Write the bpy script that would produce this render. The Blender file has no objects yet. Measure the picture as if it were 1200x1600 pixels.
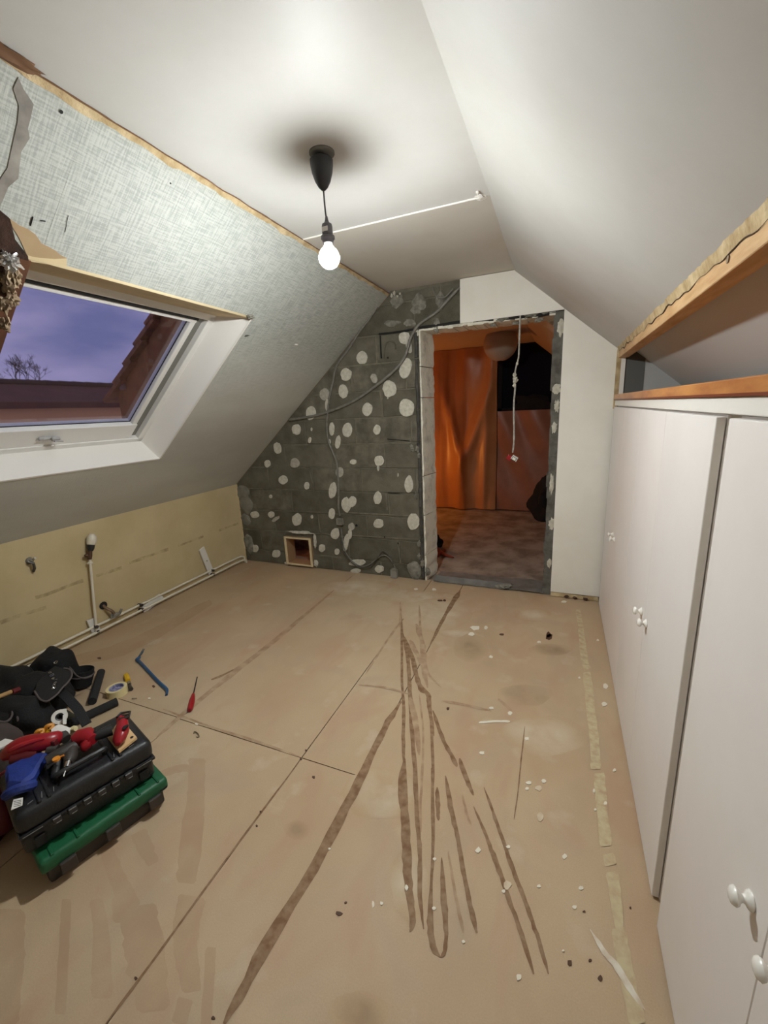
import bpy, bmesh, math, random
from mathutils import Vector, Matrix, noise
random.seed(7)
C = bpy.context.scene.collection
PI = math.pi

# ------------------------------------------------------------------ camera
F = 654.58; H = 1.42
RW = Matrix(((0.92337,-0.38102,-0.04704),(0.38093,0.89408,0.23562),(-0.04772,-0.23548,0.97071)))  # columns: right, forward, up
cd = bpy.data.cameras.new('camera'); cam = bpy.data.objects.new('camera', cd); C.objects.link(cam)
cd.sensor_fit = 'VERTICAL'; cd.sensor_height = 24; cd.sensor_width = 18; cd.lens = 24*F/1600; cd.clip_start = .02; cd.clip_end = 200
r_, f_, u_ = RW.col[0], RW.col[1], RW.col[2]
cam.matrix_world = Matrix(((r_[0],u_[0],-f_[0],0),(r_[1],u_[1],-f_[1],0),(r_[2],u_[2],-f_[2],H),(0,0,0,1)))
bpy.context.scene.camera = cam
# ------------------------------------------------------------------ view
vs = bpy.context.scene.view_settings
vs.view_transform = 'Standard'; vs.look = 'None'; vs.gamma = 1; vs.use_curve_mapping = False; vs.exposure = 0.0
def S(r, g, b):
    f = lambda c: (c/255/12.92) if c/255 <= .04045 else ((c/255+.055)/1.055)**2.4
    return (f(r), f(g), f(b), 1)
# ------------------------------------------------------------------ world: dusk sky with soft cloud
w = bpy.data.worlds.new('dusk'); bpy.context.scene.world = w; w.use_nodes = True
nt = w.node_tree; nt.nodes.clear()
N = nt.nodes.new; L = nt.links.new
tc = N('ShaderNodeTexCoord'); mp = N('ShaderNodeMapping'); mp.inputs['Scale'].default_value = (1, 1, 3.2)
nz = N('ShaderNodeTexNoise'); nz.inputs['Scale'].default_value = 3.1; nz.inputs['Detail'].default_value = 6; nz.inputs['Roughness'].default_value = .5
rp = N('ShaderNodeValToRGB'); rp.color_ramp.elements[0].position = .36; rp.color_ramp.elements[0].color = S(100,104,154)
rp.color_ramp.elements[1].position = .68; rp.color_ramp.elements[1].color = S(160,152,196)
bg = N('ShaderNodeBackground'); bg.inputs['Strength'].default_value = 1.0; ou = N('ShaderNodeOutputWorld')
L(tc.outputs['Generated'], mp.inputs['Vector']); L(mp.outputs['Vector'], nz.inputs['Vector']); L(nz.outputs['Fac'], rp.inputs['Fac'])
L(rp.outputs['Color'], bg.inputs['Color']); L(bg.outputs[0], ou.inputs[0])
# ------------------------------------------------------------------ lights
BULB_STRENGTH = 1550.0            # the pendant bulb's filament glow (mesh light, built with the lamp)
ld = bpy.data.lights.new('work_light', 'POINT'); ld.energy = 17; ld.color = (1, .36, .07); ld.shadow_soft_size = .05
lo = bpy.data.objects.new('work_light', ld); C.objects.link(lo); lo.location = (-2.2, 5.15, .72)   # halogen work lamp on the floor next door, out of sight beside the doorway

# ------------------------------------------------------------------ geometry constants (metres)
D = 3.183; XL = -2.916; ZK = .785; X1 = -1.223; ZC = 2.258; X2 = -.316; XR = .3075; ZR = 1.731
M1 = (ZC-ZK)/(X1-XL); M2 = (ZR-ZC)/(XR-X2)
TH = math.atan(M1)
YB = -1.35                      # wall behind the photographer
CAM = Vector((0, 0, H))
def ray(u, v): return RW @ Vector(((u-600)/F, 1, -(v-800)/F))
def hit(u, v, n, c):
    r = ray(u, v); n = Vector(n); return CAM + r*((c-n.dot(CAM))/n.dot(r))
def fl(u, v, z=0): return hit(u, v, (0,0,1), z)
def gy(u, v, y=D): return hit(u, v, (0,1,0), y)
def wx(u, v, x=XR): return hit(u, v, (1,0,0), x)
def sl(u, v, off=0): return hit(u, v, (-M1,0,1), ZK-M1*XL+off)

# ------------------------------------------------------------------ materials
MC = {}
def mat(name, col, rough=.6, col2=None, scale=5, detail=5, lo=.35, hi=.65, bump=0, bscale=40, metal=0, spec=.5, stretch=(1,1,1), emit=0, alpha=None, trans=0, sheen=0):
    if name in MC: return MC[name]
    m = bpy.data.materials.new(name); m.use_nodes = True; t = m.node_tree; n = t.nodes; l = t.links
    b = n['Principled BSDF']; b.inputs['Base Color'].default_value = col; b.inputs['Roughness'].default_value = rough
    b.inputs['Metallic'].default_value = metal; b.inputs['Specular IOR Level'].default_value = spec
    tcn = n.new('ShaderNodeTexCoord'); mpn = n.new('ShaderNodeMapping'); mpn.inputs['Scale'].default_value = stretch
    l.new(tcn.outputs['Object'], mpn.inputs['Vector'])
    if col2:
        z = n.new('ShaderNodeTexNoise'); z.inputs['Scale'].default_value = scale; z.inputs['Detail'].default_value = detail; z.inputs['Roughness'].default_value = .6
        r = n.new('ShaderNodeValToRGB'); r.color_ramp.elements[0].position = lo; r.color_ramp.elements[0].color = col
        r.color_ramp.elements[1].position = hi; r.color_ramp.elements[1].color = col2
        l.new(mpn.outputs[0], z.inputs['Vector']); l.new(z.outputs['Fac'], r.inputs['Fac']); l.new(r.outputs['Color'], b.inputs['Base Color'])
    if bump:
        z = n.new('ShaderNodeTexNoise'); z.inputs['Scale'].default_value = bscale; z.inputs['Detail'].default_value = 6
        bn = n.new('ShaderNodeBump'); bn.inputs['Strength'].default_value = bump; bn.inputs['Distance'].default_value = .01
        l.new(mpn.outputs[0], z.inputs['Vector']); l.new(z.outputs['Fac'], bn.inputs['Height']); l.new(bn.outputs[0], b.inputs['Normal'])
    if emit: b.inputs['Emission Color'].default_value = col; b.inputs['Emission Strength'].default_value = emit
    if trans: b.inputs['Transmission Weight'].default_value = trans
    if alpha is not None:
        z = n.new('ShaderNodeTexNoise'); z.inputs['Scale'].default_value = alpha[0]; z.inputs['Detail'].default_value = 4
        r = n.new('ShaderNodeMapRange'); r.inputs['From Min'].default_value = .3; r.inputs['From Max'].default_value = .7
        r.inputs['To Min'].default_value = alpha[1]; r.inputs['To Max'].default_value = alpha[2]; r.clamp = True
        l.new(mpn.outputs[0], z.inputs['Vector']); l.new(z.outputs['Fac'], r.inputs['Value']); l.new(r.outputs[0], b.inputs['Alpha'])
    MC[name] = m; return m
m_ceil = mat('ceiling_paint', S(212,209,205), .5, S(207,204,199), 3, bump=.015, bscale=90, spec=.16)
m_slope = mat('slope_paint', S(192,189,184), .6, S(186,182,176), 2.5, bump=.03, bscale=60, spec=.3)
m_white = mat('white_paint', S(232,228,220), .45, bump=.01, bscale=80)
m_ward = mat('wardrobe_paint', S(236,230,226), .5, S(231,224,219), 2, bump=.02, bscale=50)
m_pl = mat('plasterboard_white', S(243,239,229), .8, S(238,233,222), 4, bump=.02, bscale=60)
m_block = [mat('block_%d'%i, S(*a), .95, S(*b), 9, bump=.5, bscale=120, spec=.15) for i, (a, b) in enumerate([((94,89,76),(112,107,93)), ((88,83,70),(106,101,87)), ((98,93,80),(116,111,96)), ((92,87,75),(124,118,103))])]
m_mortar = mat('mortar', S(128,122,106), .95, S(108,102,88), 14, bump=.6, bscale=90, spec=.1)
m_dab = mat('plaster_adhesive', S(214,209,195), .9, S(190,184,168), 40, bump=.5, bscale=110, spec=.2)
m_dabd = mat('dirty_plaster', S(150,146,134), .9, S(110,106,97), 25, bump=.5, bscale=90, spec=.2)
m_render = mat('jamb_render', S(226,221,206), .9, S(172,166,152), 14, lo=.5, hi=.8, bump=.5, bscale=50, spec=.2)
m_dark = mat('dark_gap', S(30,28,26), .9)
m_knee = mat('knee_board', S(206,188,148), .85, S(194,176,136), 3, bump=.05, bscale=60, spec=.2)
m_conduit = mat('grey_conduit', S(128,124,115), .5, S(105,101,93), 30, bump=.1)
m_pipe = mat('pipe_white', S(226,218,200), .3)
m_plast = mat('white_plastic', S(225,222,215), .35)
m_kraft = mat('kraft_paper', S(176,150,116), .85, S(166,140,106), 5)
m_cream = mat('cream_wood', S(226,208,170), .7, S(206,186,146), 8, stretch=(1,.2,1), bump=.1)
m_rag = mat('ragged_plaster', S(206,184,146), .9, S(166,140,100), 16, bump=.8, bscale=40)
m_timber = mat('pine_timber', S(212,176,130), .65, S(186,144,98), 6, stretch=(6,.8,6), bump=.1, bscale=20)
m_darkwood = mat('dark_rafter', S(86,56,38), .8, S(44,28,20), 7, stretch=(3,1,1), bump=.6, bscale=25)
m_varn = mat('varnished_wood', S(160,96,50), .35, S(204,142,80), 5, stretch=(3,.7,3), bump=.05)
m_black = mat('black_plastic', S(38,38,40), .45, bump=.08, bscale=150)
m_blackcase = mat('case_plastic', S(36,37,39), .4, S(28,29,31), 8, bump=.12, bscale=160)
m_greyed = mat('worn_lit_edge', S(140,140,138), .5)
m_bag = mat('black_nylon', S(13,13,15), .85, S(22,22,24), 20, bump=.4, bscale=130)
m_piping = mat('grey_piping', S(92,84,84), .7)
m_green = mat('green_plastic', S(26,98,62), .5, S(22,86,54), 5, bump=.06, bscale=90)
m_greybox = mat('grey_case_plastic', S(58,52,48), .5)
m_red = mat('red_plastic', S(152,24,34), .32)
m_redd = mat('dark_red', S(96,20,24), .6)
m_blue = mat('blue_fabric', S(34,58,146), .65, S(26,46,112), 9, bump=.3, bscale=60)
m_bluem = mat('blue_painted_steel', S(44,96,142), .4, S(38,84,126), 10)
m_steel = mat('steel', S(190,190,190), .25, metal=1)
m_dksteel = mat('dark_steel', S(90,88,86), .4, metal=.9)
m_orange = mat('orange_plastic', S(224,140,40), .5)
m_yellow = mat('yellow_plastic', S(222,176,30), .45)
m_tape = mat('masking_tape', S(222,208,158), .7)
m_tapein = mat('tape_core', S(120,118,150), .8, S(170,168,190), 60, lo=.5, hi=.55)
m_glass = None

def fabric_mat():
    m = bpy.data.materials.new('linen_wallpaper'); m.use_nodes = True; t = m.node_tree; n = t.nodes; l = t.links
    b = n['Principled BSDF']; b.inputs['Roughness'].default_value = .75; b.inputs['Specular IOR Level'].default_value = .3
    tc = n.new('ShaderNodeTexCoord')
    def nz(sc, scale, det=3):
        mp = n.new('ShaderNodeMapping'); mp.inputs['Scale'].default_value = sc
        z = n.new('ShaderNodeTexNoise'); z.inputs['Scale'].default_value = scale; z.inputs['Detail'].default_value = det
        l.new(tc.outputs['Object'], mp.inputs['Vector']); l.new(mp.outputs[0], z.inputs['Vector']); return z
    a = nz((1.2, 16, 1), 11, 4); c = nz((16, 1.2, 1), 11, 4); d = nz((1, .35, 1), 1.6, 4)
    mx = n.new('ShaderNodeMath'); mx.operation = 'ADD'; l.new(a.outputs['Fac'], mx.inputs[0]); l.new(c.outputs['Fac'], mx.inputs[1])
    r = n.new('ShaderNodeValToRGB'); e = r.color_ramp.elements; e[0].position = .42; e[0].color = S(154,157,152); e[1].position = .56; e[1].color = S(186,189,183)
    hf = n.new('ShaderNodeMath'); hf.operation = 'MULTIPLY'; hf.inputs[1].default_value = .5; l.new(mx.outputs[0], hf.inputs[0]); l.new(hf.outputs[0], r.inputs['Fac'])
    r2 = n.new('ShaderNodeValToRGB'); e = r2.color_ramp.elements; e[0].position = .38; e[0].color = S(184,182,172); e[1].position = .62; e[1].color = S(206,205,195)
    l.new(d.outputs['Fac'], r2.inputs['Fac'])
    mm = n.new('ShaderNodeMix'); mm.data_type = 'RGBA'; mm.blend_type = 'MIX'
    # weave fades out on the smoother, once painted strip towards the eaves
    sp = n.new('ShaderNodeSeparateXYZ'); l.new(tc.outputs['Object'], sp.inputs[0])
    mr = n.new('ShaderNodeMapRange'); mr.inputs['From Min'].default_value = 1.1; mr.inputs['From Max'].default_value = 1.75; mr.inputs['To Min'].default_value = .12; mr.inputs['To Max'].default_value = .85
    l.new(sp.outputs['X'], mr.inputs['Value']); l.new(mr.outputs[0], mm.inputs['Factor'])
    l.new(r2.outputs['Color'], mm.inputs['A']); l.new(r.outputs['Color'], mm.inputs['B']); l.new(mm.outputs['Result'], b.inputs['Base Color'])
    bn = n.new('ShaderNodeBump'); bn.inputs['Strength'].default_value = .25; bn.inputs['Distance'].default_value = .004
    l.new(mx.outputs[0], bn.inputs['Height']); l.new(bn.outputs[0], b.inputs['Normal']); return m
m_linen = fabric_mat()

def floor_group():
    t = bpy.data.node_groups.new('floor_colour', 'ShaderNodeTree'); t.interface.new_socket('Color', in_out='OUTPUT', socket_type='NodeSocketColor'); n = t.nodes; l = t.links
    tc = n.new('ShaderNodeTexCoord')
    def nz(sc, scale, det, lo, hi, dist=0):
        mp = n.new('ShaderNodeMapping'); mp.inputs['Scale'].default_value = sc
        z = n.new('ShaderNodeTexNoise'); z.inputs['Scale'].default_value = scale; z.inputs['Detail'].default_value = det; z.inputs['Distortion'].default_value = dist
        l.new(tc.outputs['Object'], mp.inputs['Vector']); l.new(mp.outputs[0], z.inputs['Vector'])
        r = n.new('ShaderNodeMapRange'); r.inputs['From Min'].default_value = lo; r.inputs['From Max'].default_value = hi; l.new(z.outputs['Fac'], r.inputs['Value']); return r.outputs[0]
    def mixc(fac, A, B, k=1):
        x = n.new('ShaderNodeMix'); x.data_type = 'RGBA'
        if k != 1:
            q = n.new('ShaderNodeMath'); q.operation = 'MULTIPLY'; q.inputs[1].default_value = k; l.new(fac, q.inputs[0]); fac = q.outputs[0]
        l.new(fac, x.inputs['Factor'])
        if isinstance(A, tuple): x.inputs['A'].default_value = A
        else: l.new(A, x.inputs['A'])
        if isinstance(B, tuple): x.inputs['B'].default_value = B
        else: l.new(B, x.inputs['B'])
        return x.outputs['Result']
    base = mixc(nz((1,1,1), 1.4, 5, .35, .65), S(184,157,125), S(195,172,141))
    base = mixc(nz((1,1,1), 3.5, 6, .5, .72, 1), base, S(176,156,132), .55)     # greyish scuffs
    base = mixc(nz((3,1.3,1), 1.7, 4, .5, .68, .6), base, S(184,148,120), .5)     # pinkish brown wash dragged along the boards
    base = mixc(nz((1,1,1), 6, 6, .60, .75), base, S(208,192,168), .5)       # dust
    base = mixc(nz((1,1,1), 260, 2, .3, .7), base, S(156,132,106), .2)      # chip grain
    o = n.new('NodeGroupOutput'); l.new(base, o.inputs[0]); return t
FG = floor_group()
def floor_mat():
    m = bpy.data.materials.new('chipboard_floor'); m.use_nodes = True; t = m.node_tree; n = t.nodes; l = t.links
    b = n['Principled BSDF']; b.inputs['Roughness'].default_value = .62; b.inputs['Specular IOR Level'].default_value = .35
    tc = n.new('ShaderNodeTexCoord'); g_ = n.new('ShaderNodeGroup'); g_.node_tree = FG; l.new(g_.outputs[0], b.inputs['Base Color'])
    z = n.new('ShaderNodeTexNoise'); z.inputs['Scale'].default_value = 180; bn = n.new('ShaderNodeBump'); bn.inputs['Strength'].default_value = .08; bn.inputs['Distance'].default_value = .004
    l.new(tc.outputs['Object'], z.inputs['Vector']); l.new(z.outputs['Fac'], bn.inputs['Height']); l.new(bn.outputs[0], b.inputs['Normal']); return m
def over(name, col, rough, scale, a0, a1, fade=None, base=None):
    """thin residue: its colour blended over the colour of the surface beneath by a noise"""
    m = bpy.data.materials.new(name); m.use_nodes = True; t = m.node_tree; n = t.nodes; l = t.links
    b = n['Principled BSDF']; b.inputs['Roughness'].default_value = rough; b.inputs['Specular IOR Level'].default_value = .3
    tc = n.new('ShaderNodeTexCoord'); z = n.new('ShaderNodeTexNoise'); z.inputs['Scale'].default_value = scale; z.inputs['Detail'].default_value = 4; l.new(tc.outputs['Object'], z.inputs['Vector'])
    r = n.new('ShaderNodeMapRange'); r.inputs['From Min'].default_value = .35; r.inputs['From Max'].default_value = .65; r.inputs['To Min'].default_value = a0; r.inputs['To Max'].default_value = a1; l.new(z.outputs['Fac'], r.inputs['Value'])
    fac = r.outputs[0]
    if fade:
        v = n.new('ShaderNodeVectorMath'); v.operation = 'MULTIPLY_ADD'; v.inputs[1].default_value = (2,2,0); v.inputs[2].default_value = (-1,-1,0)
        ln = n.new('ShaderNodeVectorMath'); ln.operation = 'LENGTH'; mr = n.new('ShaderNodeMapRange'); mr.inputs['From Min'].default_value = 1.0; mr.inputs['From Max'].default_value = .3; mr.inputs['To Max'].default_value = fade
        mu = n.new('ShaderNodeMath'); mu.operation = 'MULTIPLY'; l.new(tc.outputs['Generated'], v.inputs[0]); l.new(v.outputs[0], ln.inputs[0]); l.new(ln.outputs['Value'], mr.inputs['Value']); l.new(fac, mu.inputs[0]); l.new(mr.outputs[0], mu.inputs[1]); fac = mu.outputs[0]
    x = n.new('ShaderNodeMix'); x.data_type = 'RGBA'; l.new(fac, x.inputs['Factor']); x.inputs['B'].default_value = col
    if base: x.inputs['A'].default_value = base
    else: g_ = n.new('ShaderNodeGroup'); g_.node_tree = FG; l.new(g_.outputs[0], x.inputs['A'])
    l.new(x.outputs['Result'], b.inputs['Base Color']); return m
m_floor = floor_mat()
m_kneestain = over('board_stain', S(160,140,106), .9, 20, 0, .9, base=S(200,182,142))
m_streak = over('glue_streak', S(124,92,64), .7, 34, .6, 1)
m_streakf = over('glue_streak_faint', S(150,118,92), .8, 20, .1, .8)
m_yel = over('old_yellow_glue', S(200,186,150), .85, 34, .05, 1.15)
m_spot = mat('white_paint_spot', S(226,218,200), .7)
m_spotf = over('chalky_scuff', S(212,198,174), .9, 30, .1, .9)
m_brspot = mat('brown_spot', S(84,56,38), .7)

# ------------------------------------------------------------------ mesh helpers
MW = {}
def finish(bm, name, m, smooth=False):
    bmesh.ops.recalc_face_normals(bm, faces=bm.faces[:])
    me = bpy.data.meshes.new(name); bm.to_mesh(me); bm.free()
    if m: me.materials.append(m)
    if smooth:
        me.polygons.foreach_set('use_smooth', [True]*len(me.polygons)); me.set_sharp_from_angle(angle=math.radians(40))
    return me
def obj(name, bm, m, parent=None, smooth=False, local=False, label=None, cat=None, group=None, kind=None, origin=True):
    """link a bmesh as one object; vertices are in world space unless local"""
    me = finish(bm, name, m, smooth); o = bpy.data.objects.new(name, me); C.objects.link(o)
    if parent is not None:
        if not local: me.transform(MW[parent.name].inverted())
        o.parent = parent; MW[o.name] = MW[parent.name].copy()
    else:
        mt = Matrix()
        if origin and kind != 'structure' and len(me.vertices):
            c = [ [v.co[i] for v in me.vertices] for i in range(3)]
            off = Vector(((min(c[0])+max(c[0]))/2, (min(c[1])+max(c[1]))/2, min(c[2])))
            me.transform(Matrix.Translation(-off)); o.location = off; mt = Matrix.Translation(off)
        MW[o.name] = mt
    if label: o['label'] = label
    if cat: o['category'] = cat
    if group: o['group'] = group
    if kind: o['kind'] = kind
    return o
def thing(name, label, cat, loc=(0,0,0), rot=None, group=None, kind=None):
    o = bpy.data.objects.new(name, None); C.objects.link(o); o.empty_display_size = .05
    mt = Matrix.Translation(Vector(loc)) @ (rot.to_4x4() if rot is not None else Matrix())
    o.matrix_world = mt; MW[o.name] = mt
    o.location = Vector(loc)
    if rot is not None: o.rotation_euler = rot.to_euler()
    if kind: o['kind'] = kind
    else: o['label'] = label; o['category'] = cat
    if group: o['group'] = group
    return o
def B(): return bmesh.new()
def box(bm, c, s, rot=None, bev=0, seg=2):
    r = bmesh.ops.create_cube(bm, size=1)
    vs_ = r['verts']; mt = Matrix.Translation(Vector(c)) @ (rot.to_4x4() if rot is not None else Matrix()) @ Matrix.Diagonal((*s, 1))
    bmesh.ops.transform(bm, matrix=mt, verts=vs_)
    if bev:
        es = list({e for v in vs_ for e in v.link_edges}); bmesh.ops.bevel(bm, geom=es, offset=bev, segments=seg, affect='EDGES', profile=.6)
    return bm
def lohi(bm, a, b_, bev=0, seg=2):
    a = Vector(a); b_ = Vector(b_); return box(bm, (a+b_)/2, b_-a, bev=bev, seg=seg)
def prism(bm, pts, n, t, inset=0):
    """extrude polygon pts (world) along -n by t; the face on +n side optionally inset (chamfer)"""
    n = Vector(n).normalized(); pts = [Vector(p) for p in pts]; c = sum(pts, Vector())/len(pts)
    lo_ = [bm.verts.new(p-n*t) for p in pts]; mid = [bm.verts.new(p-n*inset) for p in pts] if inset else None
    if inset:
        hi_ = [bm.verts.new(p+(c-p).normalized()*min(inset*1.3, (c-p).length*.5)) for p in pts]
    else: hi_ = [bm.verts.new(p) for p in pts]
    k = len(pts)
    bm.faces.new(hi_); bm.faces.new(lo_[::-1])
    for i in range(k):
        j = (i+1) % k
        if inset: bm.faces.new((lo_[i], lo_[j], mid[j], mid[i])); bm.faces.new((mid[i], mid[j], hi_[j], hi_[i]))
        else: bm.faces.new((lo_[i], lo_[j], hi_[j], hi_[i]))
    return bm
def smoothpath(pts, n=6):
    pts = [Vector(p) for p in pts]; out = []
    for i in range(len(pts)-1):
        p0 = pts[max(i-1,0)]; p1 = pts[i]; p2 = pts[i+1]; p3 = pts[min(i+2,len(pts)-1)]
        for k in range(n):
            t = k/n; out.append(.5*((2*p1)+(-p0+p2)*t+(2*p0-5*p1+4*p2-p3)*t*t+(-p0+3*p1-3*p2+p3)*t**3))
    out.append(pts[-1]); return out
def tube(bm, pts, r, seg=10, caps=True, sy=1):
    pts = [Vector(p) for p in pts]; rs = r if isinstance(r, (list, tuple)) else [r]*len(pts)
    rings = []; up = None
    for i, p in enumerate(pts):
        d = (pts[min(i+1,len(pts)-1)]-pts[max(i-1,0)]).normalized()
        if up is None: up = d.orthogonal().normalized()
        up = (up-d*up.dot(d)).normalized(); s = d.cross(up)
        rings.append([bm.verts.new(p+(up*math.cos(a)+s*math.sin(a)*sy)*rs[i]) for a in [2*PI*k/seg for k in range(seg)]])
    for a, b_ in zip(rings, rings[1:]):
        for k in range(seg): bm.faces.new((a[k], a[(k+1)%seg], b_[(k+1)%seg], b_[k]))
    if caps: bm.faces.new(rings[0][::-1]); bm.faces.new(rings[-1])
    return bm
def lathe(bm, prof, c=(0,0,0), rot=None, seg=24, closed=True):
    """prof: list of (radius, height) along local z"""
    mt = Matrix.Translation(Vector(c)) @ (rot.to_4x4() if rot is not None else Matrix())
    rings = []
    for r, z in prof:
        if r < 1e-6: rings.append([bm.verts.new(mt @ Vector((0,0,z)))])
        else: rings.append([bm.verts.new(mt @ Vector((r*math.cos(2*PI*k/seg), r*math.sin(2*PI*k/seg), z))) for k in range(seg)])
    for a, b_ in zip(rings, rings[1:]):
        for k in range(seg):
            j = (k+1) % seg
            if len(a) == 1 and len(b_) == 1: continue
            if len(a) == 1: bm.faces.new((a[0], b_[j], b_[k]))
            elif len(b_) == 1: bm.faces.new((a[k], a[j], b_[0]))
            else: bm.faces.new((a[k], a[j], b_[j], b_[k]))
    if closed:
        if len(rings[0]) > 1: bm.faces.new(rings[0][::-1])
        if len(rings[-1]) > 1: bm.faces.new(rings[-1])
    return bm
def aim(d, up=(0,0,1)):
    """rotation whose local z looks along d"""
    return Vector(d).to_track_quat('Z', 'Y').to_matrix()
def blob(bm, c, r, rot=None, amp=.15, f=2.0, seed=0, sub=3, flat=None):
    q = bmesh.ops.create_icosphere(bm, subdivisions=sub, radius=1)
    for v in q['verts']:
        d = v.co.copy(); s = 1+amp*noise.noise(d*f+Vector((seed*3.1, seed*1.7, 0)))
        v.co = Vector((d.x*r[0]*s, d.y*r[1]*s, d.z*r[2]*s))
        if rot is not None: v.co = rot @ v.co
        v.co += Vector(c)
        if flat is not None and v.co.z < flat: v.co.z = flat
    return bm
# 2-D polygon tools for cutting the wall
def clip(poly, a, b_, c):
    """keep a*x+b*z<=c"""
    out = []
    for i in range(len(poly)):
        p, q = poly[i], poly[(i+1) % len(poly)]; dp = a*p[0]+b_*p[1]-c; dq = a*q[0]+b_*q[1]-c
        if dp <= 0: out.append(p)
        if (dp < 0 < dq) or (dq < 0 < dp):
            t = dp/(dp-dq); out.append((p[0]+(q[0]-p[0])*t, p[1]+(q[1]-p[1])*t))
    return out
def minus(rects, h):
    out = []
    for (x0, z0, x1, z1) in rects:
        hx0, hz0, hx1, hz1 = h
        if x1 <= hx0 or x0 >= hx1 or z1 <= hz0 or z0 >= hz1: out.append((x0,z0,x1,z1)); continue
        if x0 < hx0: out.append((x0,z0,hx0,z1))
        if x1 > hx1: out.append((hx1,z0,x1,z1))
        a, b_ = max(x0,hx0), min(x1,hx1)
        if z0 < hz0: out.append((a,z0,b_,hz0))
        if z1 > hz1: out.append((a,hz1,b_,z1))
    return [r for r in out if r[2]-r[0] > .012 and r[3]-r[1] > .012]
def gclip(r, pad=0):
    p = [(r[0],r[1]), (r[2],r[1]), (r[2],r[3]), (r[0],r[3])]
    p = clip(p, -M1, 1, ZK-M1*XL+pad)                      # under the left slope
    p = clip(p, -M2, 1, ZC-M2*X2+pad)                      # under the right slope
    return clip(p, 0, 1, ZC+pad)

# ================================================================== STRUCTURE
def struct(name, bm, m, parent=None, **k): return obj(name, bm, m, parent, kind='structure' if parent is None else None, **k)
# --- floor: subfloor plus chipboard sheets with open seams
b = B(); lohi(b, (XL-.1, YB-.1, -.06), (1.2, 6.2, -.022)); fo = struct('floor', b, mat('subfloor', S(96,72,52), .9))
g = .002
sheets = [(XL, YB, -1.66, 1.22), (XL, 1.22, -1.66, D+.02), (-1.66, YB, -.955, 1.215), (-.955, YB, -.683, 1.215), (-1.66, 1.215, -.955, D+.02), (-.955, 1.215, -.683, D+.02),
          (-.683, YB, .9, D+.02)]
for (x0, y0, x1, y1) in sheets:
    b = B(); lohi(b, (x0+g, y0+g, -.022), (x1-g, y1-g, 0)); obj('board', b, m_floor, fo)
b = B(); lohi(b, (-3.2, D+.02, -.022), (1.2, 6.0, -.004)); obj('board', b, mat('next_room_floor', S(168,154,138), .85, S(124,110,98), 4.5, detail=8, lo=.38, hi=.62, bump=.3, bscale=9), fo)

# --- ceiling: two boards, the far one a little tilted behind its joint
YJ = 2.01
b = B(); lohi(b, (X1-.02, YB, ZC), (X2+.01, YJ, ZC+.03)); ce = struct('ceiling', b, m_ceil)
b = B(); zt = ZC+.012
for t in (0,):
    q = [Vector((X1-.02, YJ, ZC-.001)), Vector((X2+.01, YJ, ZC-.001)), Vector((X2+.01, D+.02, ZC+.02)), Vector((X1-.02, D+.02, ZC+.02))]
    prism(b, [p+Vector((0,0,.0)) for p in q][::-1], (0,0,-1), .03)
obj('board', b, mat('far_board_shaded', S(206,200,190), .7, S(200,193,182), 3, spec=.2), ce)  # greyer than the near board: part of the light falloff is in this colour
b = B(); tube(b, [(X1, YJ, ZC-.001), (X2-.02, YJ-.003, ZC-.001)], .0045, 8); obj('joint_bead', b, m_white, ce)
b = B(); blob(b, (X2-.035, YJ+.0, ZC), (.022,.03,.006), amp=.6, seed=2); blob(b, (X2-.04, YJ-.05, ZC), (.008,.01,.01), amp=.4, seed=3); obj('filler_lump', b, m_white, ce, smooth=True)
# --- right slope, from ceiling to the torn edge above the wardrobe
n2 = Vector((-M2,0,1)).normalized()
def onr(x, y, n=0): return Vector((x, y, ZC+M2*(x-X2)))+n2*n
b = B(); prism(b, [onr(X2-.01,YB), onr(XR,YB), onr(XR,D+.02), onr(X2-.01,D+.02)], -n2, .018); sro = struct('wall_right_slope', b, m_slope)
b = B(); prism(b, [onr(XR+.02,YB,.04), onr(1.15,YB,.04), onr(1.15,D+.02,.04), onr(XR+.02,D+.02,.04)], -n2, .02); obj('inner_lining', b, mat('inner_slope_paint', S(196,196,194), .6), sro)
# --- left slope: board + linen wallpaper, around the roof window
c1, s1 = math.cos(TH), math.sin(TH); u1 = Vector((c1,0,s1)); n1 = Vector((-s1,0,c1))
RS = Matrix((( c1,0,-s1),(0,1,0),(s1,0,c1)))      # local x up the slope, y along the room, z outwards
O1 = Vector((XL,0,ZK)); SLen = (X1-XL)/c1
def on1(s, y, n=0): return O1+u1*s+Vector((0,y,0))+n1*n
def tosl(p): q = p-O1; return q.dot(u1), q.y, q.dot(n1)
WS0 = (1.183-ZK)/s1; WS1 = (1.942-ZK)/s1; WY1 = 2.006; WY0 = .86       # opening in the slope
b = B()
slo = thing('wall_left_slope', None, None, O1, RS, kind='structure')
def slab(bm, s0, y0, s1_, y1, n0, n1_): return lohi(bm, (s0,y0,n0), (s1_,y1,n1_))
b = B()
for (a0, y0, a1, y1) in minus([(0, YB, SLen, D+.02)], (WS0, WY0, WS1, WY1)): slab(b, a0, y0, a1, y1, .002, .02)
obj('slope_board', b, m_kraft, slo, local=True)
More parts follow.
